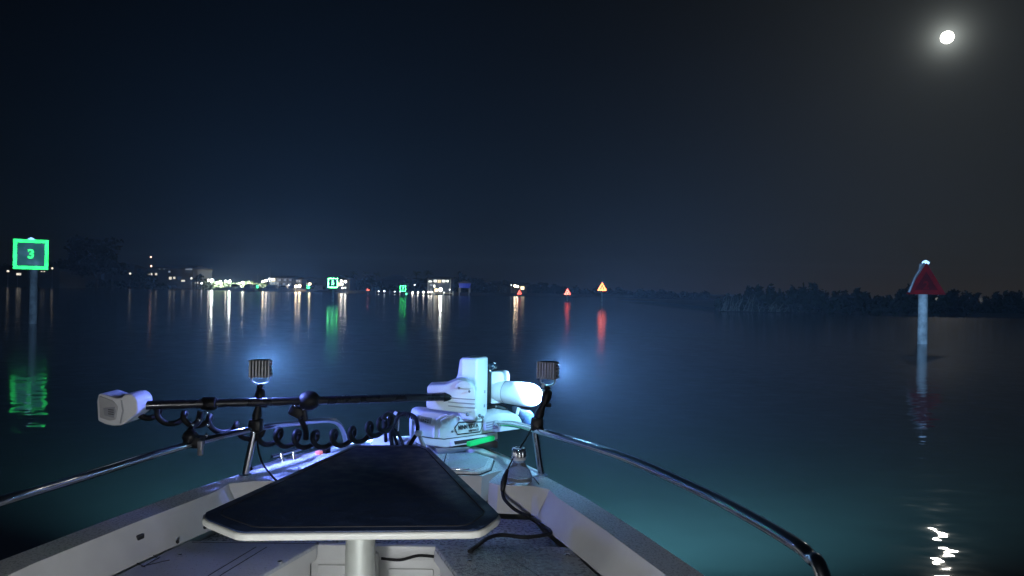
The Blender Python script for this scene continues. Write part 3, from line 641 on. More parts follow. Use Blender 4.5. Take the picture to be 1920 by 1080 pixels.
MB().tube(catmull([atY(942, 920, 3.14), atY(946, 936, 3.10), atZ(965, 955, SZ + 0.05), atZ(990, 968, SZ + 0.006), atZ(1002, 976, SZ + 0.006), atZ(1020, 988, SZ + 0.006), atZ(1032, 996, SZ + 0.006), atZ(1026, 1002, SZ + 0.006), atZ(985, 1007, SZ + 0.006), atZ(940, 1003, SZ + 0.006), atZ(915, 1009, SZ + 0.006), atZ(896, 1022, SZ + 0.006), atZ(880, 1034, SZ + 0.006)], 8), 0.0075, 10).build('cable_run', M['rubber'], pc_)

# ------------------------------------------------------------------ shaft supports
cr_ = thing('shaft_support', 'black clamp on the port rail propping the motor shaft near its head', 'clamp', tuple(atY(370, 828, 3.05)))
p = atY(368, 828, 3.05); MB().box(p, (0.06, 0.06, 0.05), 0.014).build('rail_clamp', M['black'], cr_)
MB().ball(p + Vector((-0.02, -0.01, 0.02)), 0.032, 2).build('ball_joint', M['black'], cr_)
MB().box(p + Vector((0.03, -0.03, -0.02)), (0.02, 0.02, 0.06), 0.004).build('clamp_screw', M['alu'], cr_)
MB().tube(catmull([p, atY(358, 806, 3.10), atY(372, 790, 3.14), atY(376, 772, SY(376))], 5), [0.014] * 16, 10).build('support_arm', M['black'], cr_)
s_ = s0.lerp(s1, (374 - 250) / 592)
MB().lathe(s_ - Vector((0.03, 0, 0)), s_ + Vector((0.03, 0, 0)), [(0, 0.024), (0.1, 0.028), (0.9, 0.028), (1, 0.024)], 18).build('shaft_cradle', M['black'], cr_)
for x, y in ((389, 773), (374, 787), (390, 796), (361, 797), (387, 816)):
    MB().ball(atY(x, y, 3.06), 0.007, 2, (1, 1, 1.4)).build('bolt', M['chrome'], cr_)
st = thing('shaft_strap', 'thick black strap and buckle wrapped round the middle of the shaft', 'strap', tuple(atY(556, 752, 3.38)))
s_ = s0.lerp(s1, (553 - 250) / 592)
MB().lathe(s_ - Vector((0.042, 0, 0)), s_ + Vector((0.042, 0, 0)), [(0, 0.022), (0.12, 0.034), (0.4, 0.045), (0.75, 0.042), (1, 0.026)], 18).build('shaft_wrap', M['rubber'], st)
MB().box(atY(557, 772, 3.33), (0.07, 0.05, 0.05), 0.014, Matrix.Rotation(R(25), 3, 'Y')).build('buckle', M['black'], st)
MB().box(atY(572, 778, 3.32), (0.016, 0.03, 0.055), 0.005, Matrix.Rotation(R(-12), 3, 'Y')).build('buckle_tongue', M['black'], st)
MB().tube(catmull([atY(560, 778, 3.33), atY(568, 794, 3.36), atY(573, 806, 3.36), atY(574, 824, 3.37)], 5), 0.012, 8).build('strap_tail', M['rubber'], st)
for x, y in ((553, 761), (568, 767)):
    MB().ball(atY(x, y, 3.27), 0.006, 2).build('rivet', M['chrome'], st)

# ------------------------------------------------------------------ clear bottle on the bow
m, t, p_ = newmat('clear_plastic'); M['clear'] = m
p_.inputs['Base Color'].default_value = (0.85, 0.93, 1, 1); p_.inputs['Roughness'].default_value = 0.08
p_.inputs['Transmission Weight'].default_value = 0.85; p_.inputs['IOR'].default_value = 1.35
bp = atZ(972, 905, GZ)
bt = thing('clear_bottle', 'squat clear plastic bottle with shiny faceted cap on the starboard bow corner', 'bottle', tuple(bp))
MB().lathe(bp, bp + Vector((0, 0, 0.105)), [(0, 0.050), (0.06, 0.058), (0.25, 0.060), (0.5, 0.050), (0.7, 0.034), (0.84, 0.026), (1.0, 0.025)], 28).build('bottle_body', M['clear'], bt)
MB().lathe(bp + Vector((0, 0, 0.100)), bp + Vector((0, 0, 0.112)), [(0, 0.030), (1, 0.032)], 24).build('neck_ring', M['lantern'], bt)
c_ = MB()
for i in range(9):
    a = 2 * math.pi * i / 9; c_.lathe(bp + Vector((0.022 * math.cos(a), 0.022 * math.sin(a), 0.112)), bp + Vector((0.022 * math.cos(a), 0.022 * math.sin(a), 0.150)), [(0, 0.0095), (0.8, 0.0095), (1, 0.006)], 10)
c_.lathe(bp + Vector((0, 0, 0.112)), bp + Vector((0, 0, 0.147)), [(0, 0.024), (0.9, 0.024), (1, 0.015)], 20)
c_.build('bottle_cap', M['chrome'], bt)

# ------------------------------------------------------------------ channel markers
MARKS = 'channel markers on pilings'
def marker(px, py, w_px, D, kind, num, lab, ret, dim, rot=0.0, pile_r=0.14, lantern=True, numsize=0.5, nudge=0.0, pile_mat='pile'):
    c = atY(px, py, D); w_ = w_px * D / F; hw = w_ / 2
    t0 = thing('channel_marker', lab, 'channel marker', (c.x, c.y + 0.18, 0), MARKS)
    rm = Matrix.Rotation(R(rot), 3, 'Z') @ Matrix.Rotation(math.atan2(-c.x, c.y), 3, 'Z')
    def P(x, y, z): return c + rm @ Vector((x, y, z))
    MB().tube([Vector((c.x, c.y + 0.2, -2)), Vector((c.x, c.y + 0.2, 0.8)), Vector((c.x, c.y + 0.2, c.z + hw * 0.9))], [pile_r * 1.05, pile_r, pile_r * 0.9], 16).build('piling', M[pile_mat], t0)
    if kind == 'sq':
        out = [(-hw, -hw), (hw, -hw), (hw, hw), (-hw, hw)]; k = 0.78
        bd_ = MB().prism([P(x, 0.03, z) for x, z in out], rm @ Vector((0, 0.03, 0)), 0.004, 1).build('dayboard', dim, t0)
        fb = MB()
        th = hw * (1 - k)
        for (x0, z0, x1, z1) in ((-hw, hw - th, hw, hw), (-hw, -hw, hw, -hw + th), (-hw, -hw + th, -hw + th, hw - th), (hw - th, -hw + th, hw, hw - th)):
            fb.prism([P(x0, 0.012, z0), P(x1, 0.012, z0), P(x1, 0.012, z1), P(x0, 0.012, z1)], rm @ Vector((0, 0.016, 0)))
        fb.build('border', ret, bd_, smooth=False)
        nz = 0.0
    else:
        out = [(-hw, -hw * 0.85), (hw, -hw * 0.85), (0, hw * 0.95)]
        bd_ = MB().prism([P(x, 0.03, z) for x, z in out], rm @ Vector((0, 0.03, 0)), 0.004, 1).build('dayboard', dim, t0)
        fb = MB(); cx_, cz_ = 0, -hw * 0.25; k = 0.58
        for i in range(3):
            a, b2 = out[i], out[(i + 1) % 3]
            ai = (cx_ + (a[0] - cx_) * k, cz_ + (a[1] - cz_) * k); bi = (cx_ + (b2[0] - cx_) * k, cz_ + (b2[1] - cz_) * k)
            fb.prism([P(q[0], 0.012, q[1]) for q in (a, b2, bi, ai)], rm @ Vector((0, 0.016, 0)))
        fb.build('border', ret, bd_, smooth=False)
        nz = -hw * 0.35
    if num:
        text(num, P(nudge, 0.014, nz), rm @ Vector((1, 0, 0)), Vector((0, 0, 1)), w_ * numsize, 0.012, ret, bd_, 'number')
    if lantern:
        tz = hw if kind == 'sq' else hw * 0.95
        MB().lathe(P(0, 0.2, tz - 0.05), P(0, 0.2, tz + 0.10), [(0, 0.10), (0.3, 0.12), (0.5, 0.13), (0.75, 0.09), (1, 0.02)], 14).build('lantern', M['lanternret'], t0)
    return t0
G, GF, GT, Gd, Rd, Rdd = M['greenret'], M['greenret_far'], M['greenret_tiny'], M['greenret_dim'], M['redret_far'], M['redfilm_far']
marker(58, 477, 56, 30, 'sq', '3', 'large green square marker reading 3, nearest on the left', G, M['greenpanel'], numsize=0.42, pile_r=0.14, pile_mat='pile_dimmed')
marker(624, 530.5, 18.5, 88, 'sq', '5', 'green square marker with thick bright border reading 5, in front of the lit waterfront house', GF, Gd, numsize=0.6)
marker(755.5, 541, 11, 165, 'sq', '7', 'green square marker reading 7, left of the row of dock lamps', GT, Gd, numsize=0.65)
marker(769.5, 544.5, 8, 225, 'sq', '', 'tiny green square marker right beside the marker reading 7', GT, Gd)
marker(578, 538, 6, 236, 'sq', '', 'tiny green square marker below two warm porch lamps', GT, GT)
marker(483, 538, 5.5, 240, 'sq', '', 'tiny green square marker among the marina lights', GT, GT)
marker(1129, 537.5, 17.5, 93, 'tri', '4', 'pale orange bordered red triangle marker on a visible post, brightest of the triangles', M['orangeret'], M['redret'], numsize=0.42, pile_r=0.11)
marker(1064, 547, 12.5, 135, 'tri', '6', 'red triangle marker midway along the far treeline with faint red reflection', Rd, Rdd, numsize=0.42)
marker(974, 548, 9, 185, 'tri', '8', 'small red triangle marker under the lights of the lone house', Rd, Rdd, numsize=0.42)
marker(689.5, 543, 6, 195, 'tri', '', 'tiny red triangle marker on the left half of the far shore', Rd, Rd)
marker(1737, 524, 66, 27, 'tri', '2', 'large dim red triangle marker on a thick pale piling, nearest on the right', M['redborder'], M['redpanel'], rot=9, pile_r=0.165, numsize=0.3)
dbd = [o for o in bpy.data.objects if o.name.startswith('dayboard')][-1]
MB().tube([atY(1704, 548, 26.96), atY(1716, 519, 26.96), atY(1733, 494, 26.98)], 0.045, 8).build('edge_highlight_strip', M['steel'], dbd)  # added pale strip standing in for the highlight along the board's left edge

# ------------------------------------------------------------------ far shore: houses
def win(parent, x0, y0, x1, y1, D, mt, name='window'):
    a, b2 = atY(x0, y1, D), atY(x1, y0, D)
    f_ = MB().box(((a.x + b2.x) / 2, D - 0.06, (a.z + b2.z) / 2), (abs(b2.x - a.x) + 0.16, 0.08, abs(b2.z - a.z) + 0.16)).build(name, M['roof'], parent, smooth=False)
    MB().box(((a.x + b2.x) / 2, D - 0.115, (a.z + b2.z) / 2), (abs(b2.x - a.x), 0.04, abs(b2.z - a.z))).build('pane', M[mt], f_, smooth=False)
def house(x0, x1, ytop, yroof, D, lab, wins, wall='wall_dark', depth=12, hip=0.5, name='house', balcony=None):
    a, b2 = atY(x0, yroof, D), atY(x1, yroof, D); zt_ = max(a.z, b2.z); zp = atY((x0 + x1) / 2, ytop, D).z
    t0 = thing(name, lab, 'house', ((a.x + b2.x) / 2, D + depth / 2, 0))
    cx_ = (a.x + b2.x) / 2; wd = b2.x - a.x
    MB().box((cx_, D + depth / 2, zt_ / 2), (wd, depth, zt_), 0.02).build('wall', M[wall], t0, smooth=False)
    e = 0.5; X0, X1, Y0, Y1 = a.x - e, b2.x + e, D - e, D + depth + e; rx = wd * hip / 2; ym = D + depth / 2
    rf = MB(); rf.add([(X0, Y0, zt_ + 0.02), (X1, Y0, zt_ + 0.02), (X1, Y1, zt_ + 0.02), (X0, Y1, zt_ + 0.02), (cx_ - rx, ym, zp), (cx_ + rx, ym, zp), (X0, Y0, zt_ - 0.15), (X1, Y0, zt_ - 0.15), (X1, Y1, zt_ - 0.15), (X0, Y1, zt_ - 0.15)],
        [(0, 1, 5, 4), (1, 2, 5), (2, 3, 4, 5), (3, 0, 4), (6, 7, 1, 0), (7, 8, 2, 1), (8, 9, 3, 2), (9, 6, 0, 3), (9, 8, 7, 6)])
    rf.build('roof', M['roof'], t0, smooth=False)
    for w_ in wins: win(t0, w_[0], w_[1], w_[2], w_[3], D, w_[4])
    if balcony:
        for yy in balcony:
            bz = atY((x0 + x1) / 2, yy, D).z; bal = MB().box((cx_, D - 0.75, bz), (wd, 1.3, 0.16)).build('balcony', M['greyplastic'], t0, smooth=False)
            rb = MB()
            for i in range(int(wd / 0.9) + 1): rb.box((a.x + 0.1 + i * 0.9, D - 1.36, bz + 0.55), (0.07, 0.05, 0.95))
            rb.box((cx_, D - 1.36, bz + 1.05), (wd, 0.08, 0.07)); rb.build('railing', M['trim'], bal, smooth=False)
        np_ = max(2, int(wd / 2.6))
        for i in range(np_ + 1): MB().box((a.x + 0.12 + i * (wd - 0.24) / np_, D - 1.25, zt_ / 2), (0.2, 0.2, zt_)).build('porch_post', M['greyplastic'], t0, smooth=False)
    return t0
house(-45, 112, 497, 508, 228, 'low dark house behind the large marker reading 3', [(13, 506, 18, 510, 'win_pale'), (31, 512, 40, 516, 'win_pale'), (77, 507, 80, 510, 'win_pale'), (82, 507, 85, 510, 'win_pale')], depth=14)
house(88, 152, 498, 508, 246, 'dark house left of the tall dark tree with two faint windows', [(119, 519, 123, 523, 'win_dim'), (125, 518, 131, 522, 'win_dim'), (96, 502, 100, 506, 'win_pale')])
house(196, 250, 494, 503, 256, 'dark hip roofed house right of the tall dark tree', [(226, 504, 230, 507, 'win_dim'), (234, 505, 238, 509, 'win_dim')])
house(282, 362, 496, 504, 252, 'large three storey house left of the floodlit marina', [(277.5, 512, 281, 516, 'win_pale'), (283, 512, 286, 516, 'win_pale'), (291, 512, 295, 516, 'win_pale'), (316, 508, 320, 511, 'win_dim'), (317, 519, 322, 524, 'win_pale'), (325, 519, 329, 523, 'win_pale'), (340, 525, 347, 528, 'win_pale'), (298, 503, 301, 505, 'win_dim'), (306, 503, 309, 505, 'win_dim'), (348, 503, 361, 506, 'win_dim')], hip=0.8, depth=16)
house(507, 556, 516, 521, 250, 'blue grey waterfront house with two storeys of porches', [(509, 522, 516, 527, 'win_warm'), (522, 523, 527, 527, 'win_dim'), (532, 523, 537, 527, 'win_dim'), (542, 523, 547, 527, 'win_dim'), (519, 530, 523, 535, 'win_dim'), (530, 530, 535, 535, 'win_dim'), (541, 530, 546, 535, 'win_dim')], 'wall_blue', hip=0.4, balcony=(528, 536))
house(553, 566, 520, 523, 243, 'narrow white porch pavilion with two bright doorway lamps', [(556, 525, 558, 529, 'win_dim'), (560, 525, 563, 529, 'win_dim')], 'wall_blue', depth=6)
house(567, 612, 520, 523, 254, 'flat dark boathouse left of the green marker reading 5', [(572, 530, 576, 534, 'win_warm'), (579, 530, 584, 534, 'win_warm')], depth=10, hip=0.9)
house(630, 656, 519, 524, 232, 'house with scattered white lights right of the green marker reading 5', [(634, 530, 640, 536, 'win_warm'), (640, 531, 644, 535, 'win_white'), (641, 539, 644, 541, 'win_white'), (646, 538, 649, 541, 'win_white')], depth=9)
house(715, 762, 516, 526, 240, 'broad dark roofed house behind the marker reading 7', [(767, 526, 769, 529, 'win_dim'), (735, 537, 739, 539, 'win_dim')], depth=12, hip=0.5)
house(803, 846, 518, 523, 207, 'three storey house with a lit row of top floor windows', [(804, 526.5, 810, 529, 'win_white'), (813.5, 525, 819, 529, 'win_white'), (821, 525, 826, 530, 'win_warm'), (829, 525, 835, 529, 'win_white'), (837.5, 525, 841, 529, 'win_white'), (813, 534, 816, 539, 'win_white'), (815, 541, 821, 547, 'win_warm'), (806, 533, 811, 536, 'win_dim'), (807, 541, 809, 547, 'win_dim')], 'wall_blue', depth=9, hip=0.6, balcony=(532,))
house(958, 988, 529, 534, 240, 'lone small house with warm lamps above the small red triangle', [(976, 537, 983, 543, 'win_warm'), (930, 537, 934, 539, 'win_dim')][:1], depth=8)
# boat lift; the canopy fabric itself emits blue to stand for lamplight
bl = thing('boat_lift', 'dock canopy glowing deep blue right of the three storey house', 'boat lift', tuple(atY(870, 545, 205)))
a_, b_ = atY(860, 531, 205), atY(881, 540, 205)
a_.z, b_.z = max(a_.z, b_.z), min(a_.z, b_.z)
cm, ct, cp = newmat('blue_glow_fabric'); cp.inputs['Base Color'].default_value = (0.05, 0.07, 0.3, 1); cp.inputs['Emission Color'].default_value = (0.015, 0.03, 0.5, 1); cp.inputs['Emission Strength'].default_value = 0.35
MB().prism([(a_.x, 205, a_.z), (b_.x, 205, a_.z), (b_.x - 0.2, 205, b_.z), (a_.x + 0.2, 205, b_.z)], (0, 5, 0), 0.1, 2).build('canopy', cm, bl)
MB().prism([(a_.x - 0.6, 204.6, a_.z + 0.02), (b_.x + 0.6, 204.6, a_.z + 0.02), ((a_.x + b_.x) / 2, 204.6, a_.z + 0.8)], (0, 6, 0)).build('roof', M['roof'], bl, smooth=False)
for x in (a_.x + 0.2, b_.x - 0.2):
    for y in (205.2, 209.8): MB().tube([(x, y, -1), (x, y, b_.z + 0.1)], 0.12, 8).build('piling', M['pile'], bl)

# ------------------------------------------------------------------ lamps along the shore
LAMP = {}
def lamp(px, py, D, mt, lab, r=0.22, group='dock and garden lamps along the far shore', name='dock_lamp'):
    p = atY(px, py, D); key = (mt, round(r, 2))
    t0 = thing(name, lab, 'lamp', (p.x, p.y, 0), group)
    MB().tube([Vector((p.x, p.y + 0.02, -1.0)), Vector((p.x, p.y + 0.02, p.z - r * 0.8))], 0.05, 6).build('lamp_post', M['steel'], t0)
    MB().lathe(p + Vector((0, 0, r * 0.9)), p + Vector((0, 0, r * 1.15)), [(0, r * 0.9), (1, r * 0.3)], 8).build('lamp_cap', M['steel'], t0)
    MB().ball(p, r, 1).build('bulb', M[mt], t0)
LL = [
 (397, 526, 246, 'white_lamp', 'brightest floodlight, on the left side of the marina', 0.42), (430, 528, 246, 'white_lamp', 'second brightest floodlight, at the middle of the marina', 0.38),
 (391, 525, 248, 'small_lamp', 'white lamp just left of the brightest marina floodlight', 0.3), (423, 527, 248, 'small_lamp', 'white lamp just left of the second marina floodlight', 0.3),
 (359, 522, 249, 'pale_lamp', 'white lamp at the right corner of the large three storey house', 0.4), (366, 529, 247, 'pale_lamp', 'low white lamp left of the floodlit hedge', 0.34), (371, 530, 247, 'pale_lamp', 'lower of the white lamps at the left end of the floodlit hedge', 0.28), (378, 531, 247, 'dim_lamp', 'dim lamp at the left end of the floodlit hedge', 0.3),
 (443, 536, 244, 'small_lamp', 'low white lamp right of the second marina floodlight', 0.3), (451, 537, 244, 'small_lamp', 'white lamp above the moored motorboats', 0.3), (455, 530, 246, 'small_lamp', 'white lamp between the hedge and the marina masts', 0.4), (439, 540, 243, 'dim_lamp', 'dim lamp low at the marina quay', 0.24), (461, 536, 244, 'dim_lamp', 'small lamp right of the moored motorboats', 0.24), (472, 538, 243, 'small_lamp', 'lamp left of the tiny marker among marina lights', 0.3),
 (493, 528, 244, 'warm_lamp', 'warm lamp left of the blue grey waterfront house', 0.34), (499, 526, 244, 'small_lamp', 'white lamp near the left corner of the blue grey house', 0.42), (505, 523, 244, 'dim_lamp', 'lamp at the top of the quay mast', 0.3), (499, 540, 243, 'dim_lamp', 'low dim lamp at the quay steps', 0.25),
 (555, 537, 240, 'warm_lamp', 'left of the two bright lamps at the white pavilion', 0.40), (561.5, 536, 240, 'warm_lamp', 'right of the two bright lamps at the white pavilion', 0.42), (580, 533, 240, 'warm_lamp', 'warm lamp on the flat dark boathouse', 0.3),
 (640, 527, 228, 'small_lamp', 'upper left lamp of the house by the marker reading 5', 0.36), (647.5, 528, 228, 'small_lamp', 'upper right lamp of the house by the marker reading 5', 0.42), (642, 540, 226, 'dim_lamp', 'low lamp of the house by the marker reading 5', 0.26), (541, 535, 246, 'dim_lamp', 'dim lamp on the porch of the blue grey house', 0.2),
 (710, 546.5, 212, 'dim_lamp', 'first dock lamp right of the tiny red triangle', 0.2), (720.5, 546, 212, 'dim_lamp', 'second dock lamp right of the tiny red triangle', 0.24), (740, 547, 210, 'dim_lamp', 'dim dock lamp left of the marker reading 7', 0.18), (750, 548, 208, 'dim_lamp', 'dim dock lamp just below the marker reading 7', 0.16),
 (762, 551, 205, 'green_lamp', 'green dock lamp between the two green markers', 0.24), (773.5, 549, 204, 'small_lamp', 'dock lamp below the tiny marker beside marker 7', 0.28), (784, 548.5, 203, 'small_lamp', 'first bright dock lamp right of the two green markers', 0.28), (794, 548, 203, 'small_lamp', 'second bright dock lamp right of the two green markers', 0.28), (804, 548, 203, 'small_lamp', 'dock lamp left of the three storey house', 0.24), (809, 548, 203, 'small_lamp', 'dock lamp at the left corner of the three storey house', 0.22),
 (777.5, 534, 215, 'dim_lamp', 'high small lamp right of the two green markers', 0.18), (826, 543, 199, 'white_lamp', 'very bright lamp at the foot of the three storey house', 0.42), (832, 549, 203, 'dim_lamp', 'low dim lamp right of the very bright house lamp', 0.22), (843, 543, 203, 'dim_lamp', 'dim lamp at the right corner of the three storey house', 0.15),
 (965.5, 536, 232, 'warm_lamp', 'left lamp of the lone small house', 0.34), (970.5, 537.5, 232, 'warm_lamp', 'right lamp of the lone small house', 0.3), (958.5, 534.5, 238, 'dim_lamp', 'faint lamp left of the lone small house', 0.14),
 (244, 513, 245, 'pale_lamp', 'warm lamp between the hip roofed house and large house', 0.36), (98, 503, 226, 'pale_lamp', 'white lamp right of the marker reading 3', 0.32), (15, 508, 222, 'pale_lamp', 'white lamp left of the marker reading 3', 0.28), (33, 514, 222, 'pale_lamp', 'low lamp left of the piling of marker 3', 0.28),
]
for (px, py, D, mt, lab, r) in LL: lamp(px, py, D, mt, lab, r)
# radio mast with two beacons
p = atY(283, 482, 300)
rm_ = thing('radio_mast', 'thin mast with two red beacons rising above the large house', 'mast', (p.x, p.y, 0.9))
MB().tube([(p.x, p.y, 0.5), (p.x, p.y, p.z)], [0.12, 0.04], 6).build('mast_pole', M['steel'], rm_)
MB().ball(p, 0.32, 2).build('beacon', M['red_lamp'], rm_); MB().ball(atY(283.5, 499, 299.6), 0.36, 2).build('beacon', M['red_lamp'], rm_)
# the marina floods shine back onto the planting behind them
for (px, py, D, e) in ((398, 524, 245.3, 60000), (431, 526, 245.3, 48000), (458, 528, 245.5, 12000), (488, 528, 245, 5000)):
    L = bpy.data.lights.new('shore_floodlight', 'SPOT'); L.energy = e; L.color = (0.92, 1.0, 0.86); L.shadow_soft_size = 0.3; L.spot_size = R(95); L.spot_blend = 0.8
    o = bpy.data.objects.new('shore_floodlight', L); C.objects.link(o); o.location = atY(px, py, D); o.rotation_euler = Vector((0, 1, -0.1)).to_track_quat('-Z', 'Y').to_euler()

# ------------------------------------------------------------------ moored boats, masts, docks
def moored(px, D, Lg, lab, cabin=True, mast=None, yaw=0):
    p = atZ(px, 545, 0) if False else atY(px, 540, D); cx_, cy = p.x, D
    t0 = thing('moored_boat', lab, 'boat', (cx_, cy, 0), 'boats moored in the marina')
    rm = Matrix.Rotation(R(yaw), 3, 'Z')
    def P(x, y, z): return Vector((cx_, cy, 0)) + rm @ Vector((x, y, z))
    st_ = [(-0.5, 0.32, 0.8), (-0.2, 0.36, 0.82), (0.15, 0.33, 0.92), (0.38, 0.18, 1.05), (0.5, 0.01, 1.15)]
    b = MB(); vs = []
    for x, h_, z in st_: vs += [P(x * Lg, -h_ * Lg * 0.36, z), P(x * Lg * 0.96, -h_ * Lg * 0.26, -0.2), P(x * Lg * 0.96, h_ * Lg * 0.26, -0.2), P(x * Lg, h_ * Lg * 0.36, z)]
    fs = [(0, 3, 2, 1)]
    for i in range(4):
        k = i * 4; fs += [(k, k + 1, k + 5, k + 4), (k + 2, k + 3, k + 7, k + 6), (k + 3, k, k + 4, k + 7)]
    b.add(vs, fs); b.build('hull', M['hull'], t0, smooth=False)
    if cabin:
        MB().prism([P(-0.25 * Lg, -0.8, 0.85), P(0.12 * Lg, -0.8, 0.95), P(0.04 * Lg, -0.7, 2.1), P(-0.22 * Lg, -0.7, 2.1)], rm @ Vector((0, 1.6, 0)), 0.05, 2).build('cabin', M['hull'], t0)
        MB().prism([P(-0.19 * Lg, -0.83, 1.4), P(0.05 * Lg, -0.83, 1.45), P(0.02 * Lg, -0.78, 1.9), P(-0.18 * Lg, -0.78, 1.9)], rm @ Vector((0, 0.05, 0))).build('window', M['win_dark'], t0, smooth=False)
    if mast:
        MB().tube([P(0, 0, 0.9), P(0, 0, mast)], [0.09, 0.05], 6).build('mast', M['steel'], t0)
moored(446, 240, 8, 'white motorboat moored below the second marina floodlight')
moored(464, 239, 7, 'white motorboat moored right of the others at the quay', yaw=160)
moored(483, 241, 9, 'sailing boat with a short mast among the marina lights', mast=atY(483, 514, 241).z, yaw=10)
moored(506, 241, 10, 'sailing boat with the tallest mast by the blue grey house', mast=atY(507, 502, 241).z, yaw=170)
moored(535, 240, 7, 'motorboat moored before the porches of the blue grey house')
moored(594, 238, 7, 'motorboat moored before the flat dark boathouse', yaw=180)
moored(420, 241, 7, 'small dark launch moored before the floodlit hedge', cabin=False)
def dock(px0, px1, D, lab):
    a, b2 = atY(px0, 545, D), atY(px1, 545, D); t0 = thing('wooden_dock', lab, 'dock', ((a.x + b2.x) / 2, D, 0))
    MB().box(((a.x + b2.x) / 2, D, 0.55), (b2.x - a.x, 1.6, 0.14)).build('deck', M['timber'], t0, smooth=False)
    n_ = max(2, int((b2.x - a.x) / 3.5))
    for i in range(n_ + 1): MB().tube([(a.x + (b2.x - a.x) * i / n_, D - 0.7, -1), (a.x + (b2.x - a.x) * i / n_, D - 0.7, 1.1)], 0.13, 8).build('piling', M['pile'], t0)
dock(500, 600, 242.5, 'long wooden dock before the blue grey house'); dock(705, 812, 203.6, 'long wooden dock carrying the row of small lamps'); dock(814, 850, 202.5, 'short wooden dock before the three storey house'); dock(385, 480, 243.5, 'marina quay below the floodlit hedge')

# ------------------------------------------------------------------ trees
def leaves(b, c, rad, n, size, flat=1.0):
    for _ in range(n):
        while True:
            d = Vector((random.uniform(-1, 1), random.uniform(-1, 1), random.uniform(-1, 1)))
            if 0.25 < d.length < 1: break
        p = c + Vector((d.x * rad, d.y * rad, d.z * rad * flat)); s = size * random.uniform(0.5, 1.3)
        u = Vector((random.uniform(-1, 1), random.uniform(-1, 1), random.uniform(-1, 1))).normalized(); v = u.orthogonal().normalized()
        v = Matrix.Rotation(random.uniform(0, 6.28), 3, u) @ v
        b.add([p - u * s, p + v * s * 0.55, p + u * s, p - v * s * 0.55], [(0, 1, 2, 3)])
def tree_proto(h, spread, clumps, nl, size):
    t0 = thing('broadleaf_tree', 'x', 'tree', (0, 0, 0)); tr = MB(); cr2 = MB()
    tr.tube([(0, 0, -0.5), (0.1, 0, h * 0.25), (0, 0.1, h * 0.5), (0.1, 0, h * 0.8)], [h * 0.035, h * 0.028, h * 0.02, h * 0.006], 8)
    for i in range(clumps):
        a = random.uniform(0, 6.28); zz = h * random.uniform(0.38, 0.92); rr_ = spread * random.uniform(0.2, 1.0) * (1.15 - abs(zz / h - 0.55))
        c = Vector((math.cos(a) * rr_, math.sin(a) * rr_, zz)); q = Vector((0, 0, max(h * 0.2, zz - rr_ * 0.9)))
        tr.tube([q, q.lerp(c, 0.5) + Vector((0, 0, 0.15)), c], [h * 0.012, h * 0.008, h * 0.003], 5)
        leaves(cr2, c, spread * random.uniform(0.25, 0.42), nl, size, 0.75)
    tr.build('trunk', M['bark'], t0); cr2.build('crown', M['leaf'], t0, smooth=False); return t0
def palm_proto(h):
    t0 = thing('palm_tree', 'x', 'tree', (0, 0, 0)); b = MB(); b.tube([(0, 0, -0.5), (0.15, 0, h * 0.4), (0.1, 0.1, h)], [0.2, 0.16, 0.12], 8); b.build('trunk', M['bark'], t0); cr2 = MB()
    for i in range(18):
        a = 6.28 * i / 18 + random.uniform(-0.2, 0.2); el = random.uniform(-0.5, 0.9); Lf = h * 0.32
        d = Vector((math.cos(a) * math.cos(el), math.sin(a) * math.cos(el), math.sin(el))); pr_ = Vector((0.1, 0.1, h))
        for k in range(9):
            q = pr_ + d * (Lf / 9) - Vector((0, 0, 0.018 * k * Lf / 2)); sd = d.cross(Vector((0, 0, 1))).normalized() * (0.30 * Lf * (1 - k / 10) * 0.5)
            cr2.add([pr_, q, q + sd - Vector((0, 0, 0.2)), pr_ + sd * 0.9], [(0, 1, 2, 3)]); cr2.add([pr_, q, q - sd - Vector((0, 0, 0.2)), pr_ - sd * 0.9], [(3, 2, 1, 0)]); pr_ = q
    cr2.build('crown', M['palmleaf'], t0, smooth=False); return t0
protos = [tree_proto(8, 3.4, 16, 60, 0.42), tree_proto(8, 2.6, 14, 60, 0.4), tree_proto(8, 4.2, 18, 60, 0.45)]; pp = palm_proto(8)
used = set()
def plant(px, ytop, D, k, lab, wide=1.0):
    src = pp if k == 'p' else protos[k]
    o = src if id(src) not in used else copy_tree(src); used.add(id(src))
    p = atY(px, ytop, D); s = max(0.2, (p.z - 0.6) / 8.0); o.location = (p.x, D, 0.6); o.scale = (s * wide, s * wide, s); o.rotation_euler.z = random.uniform(0, 6.28)
    o['label'] = lab; o['group'] = 'trees along the far shore'
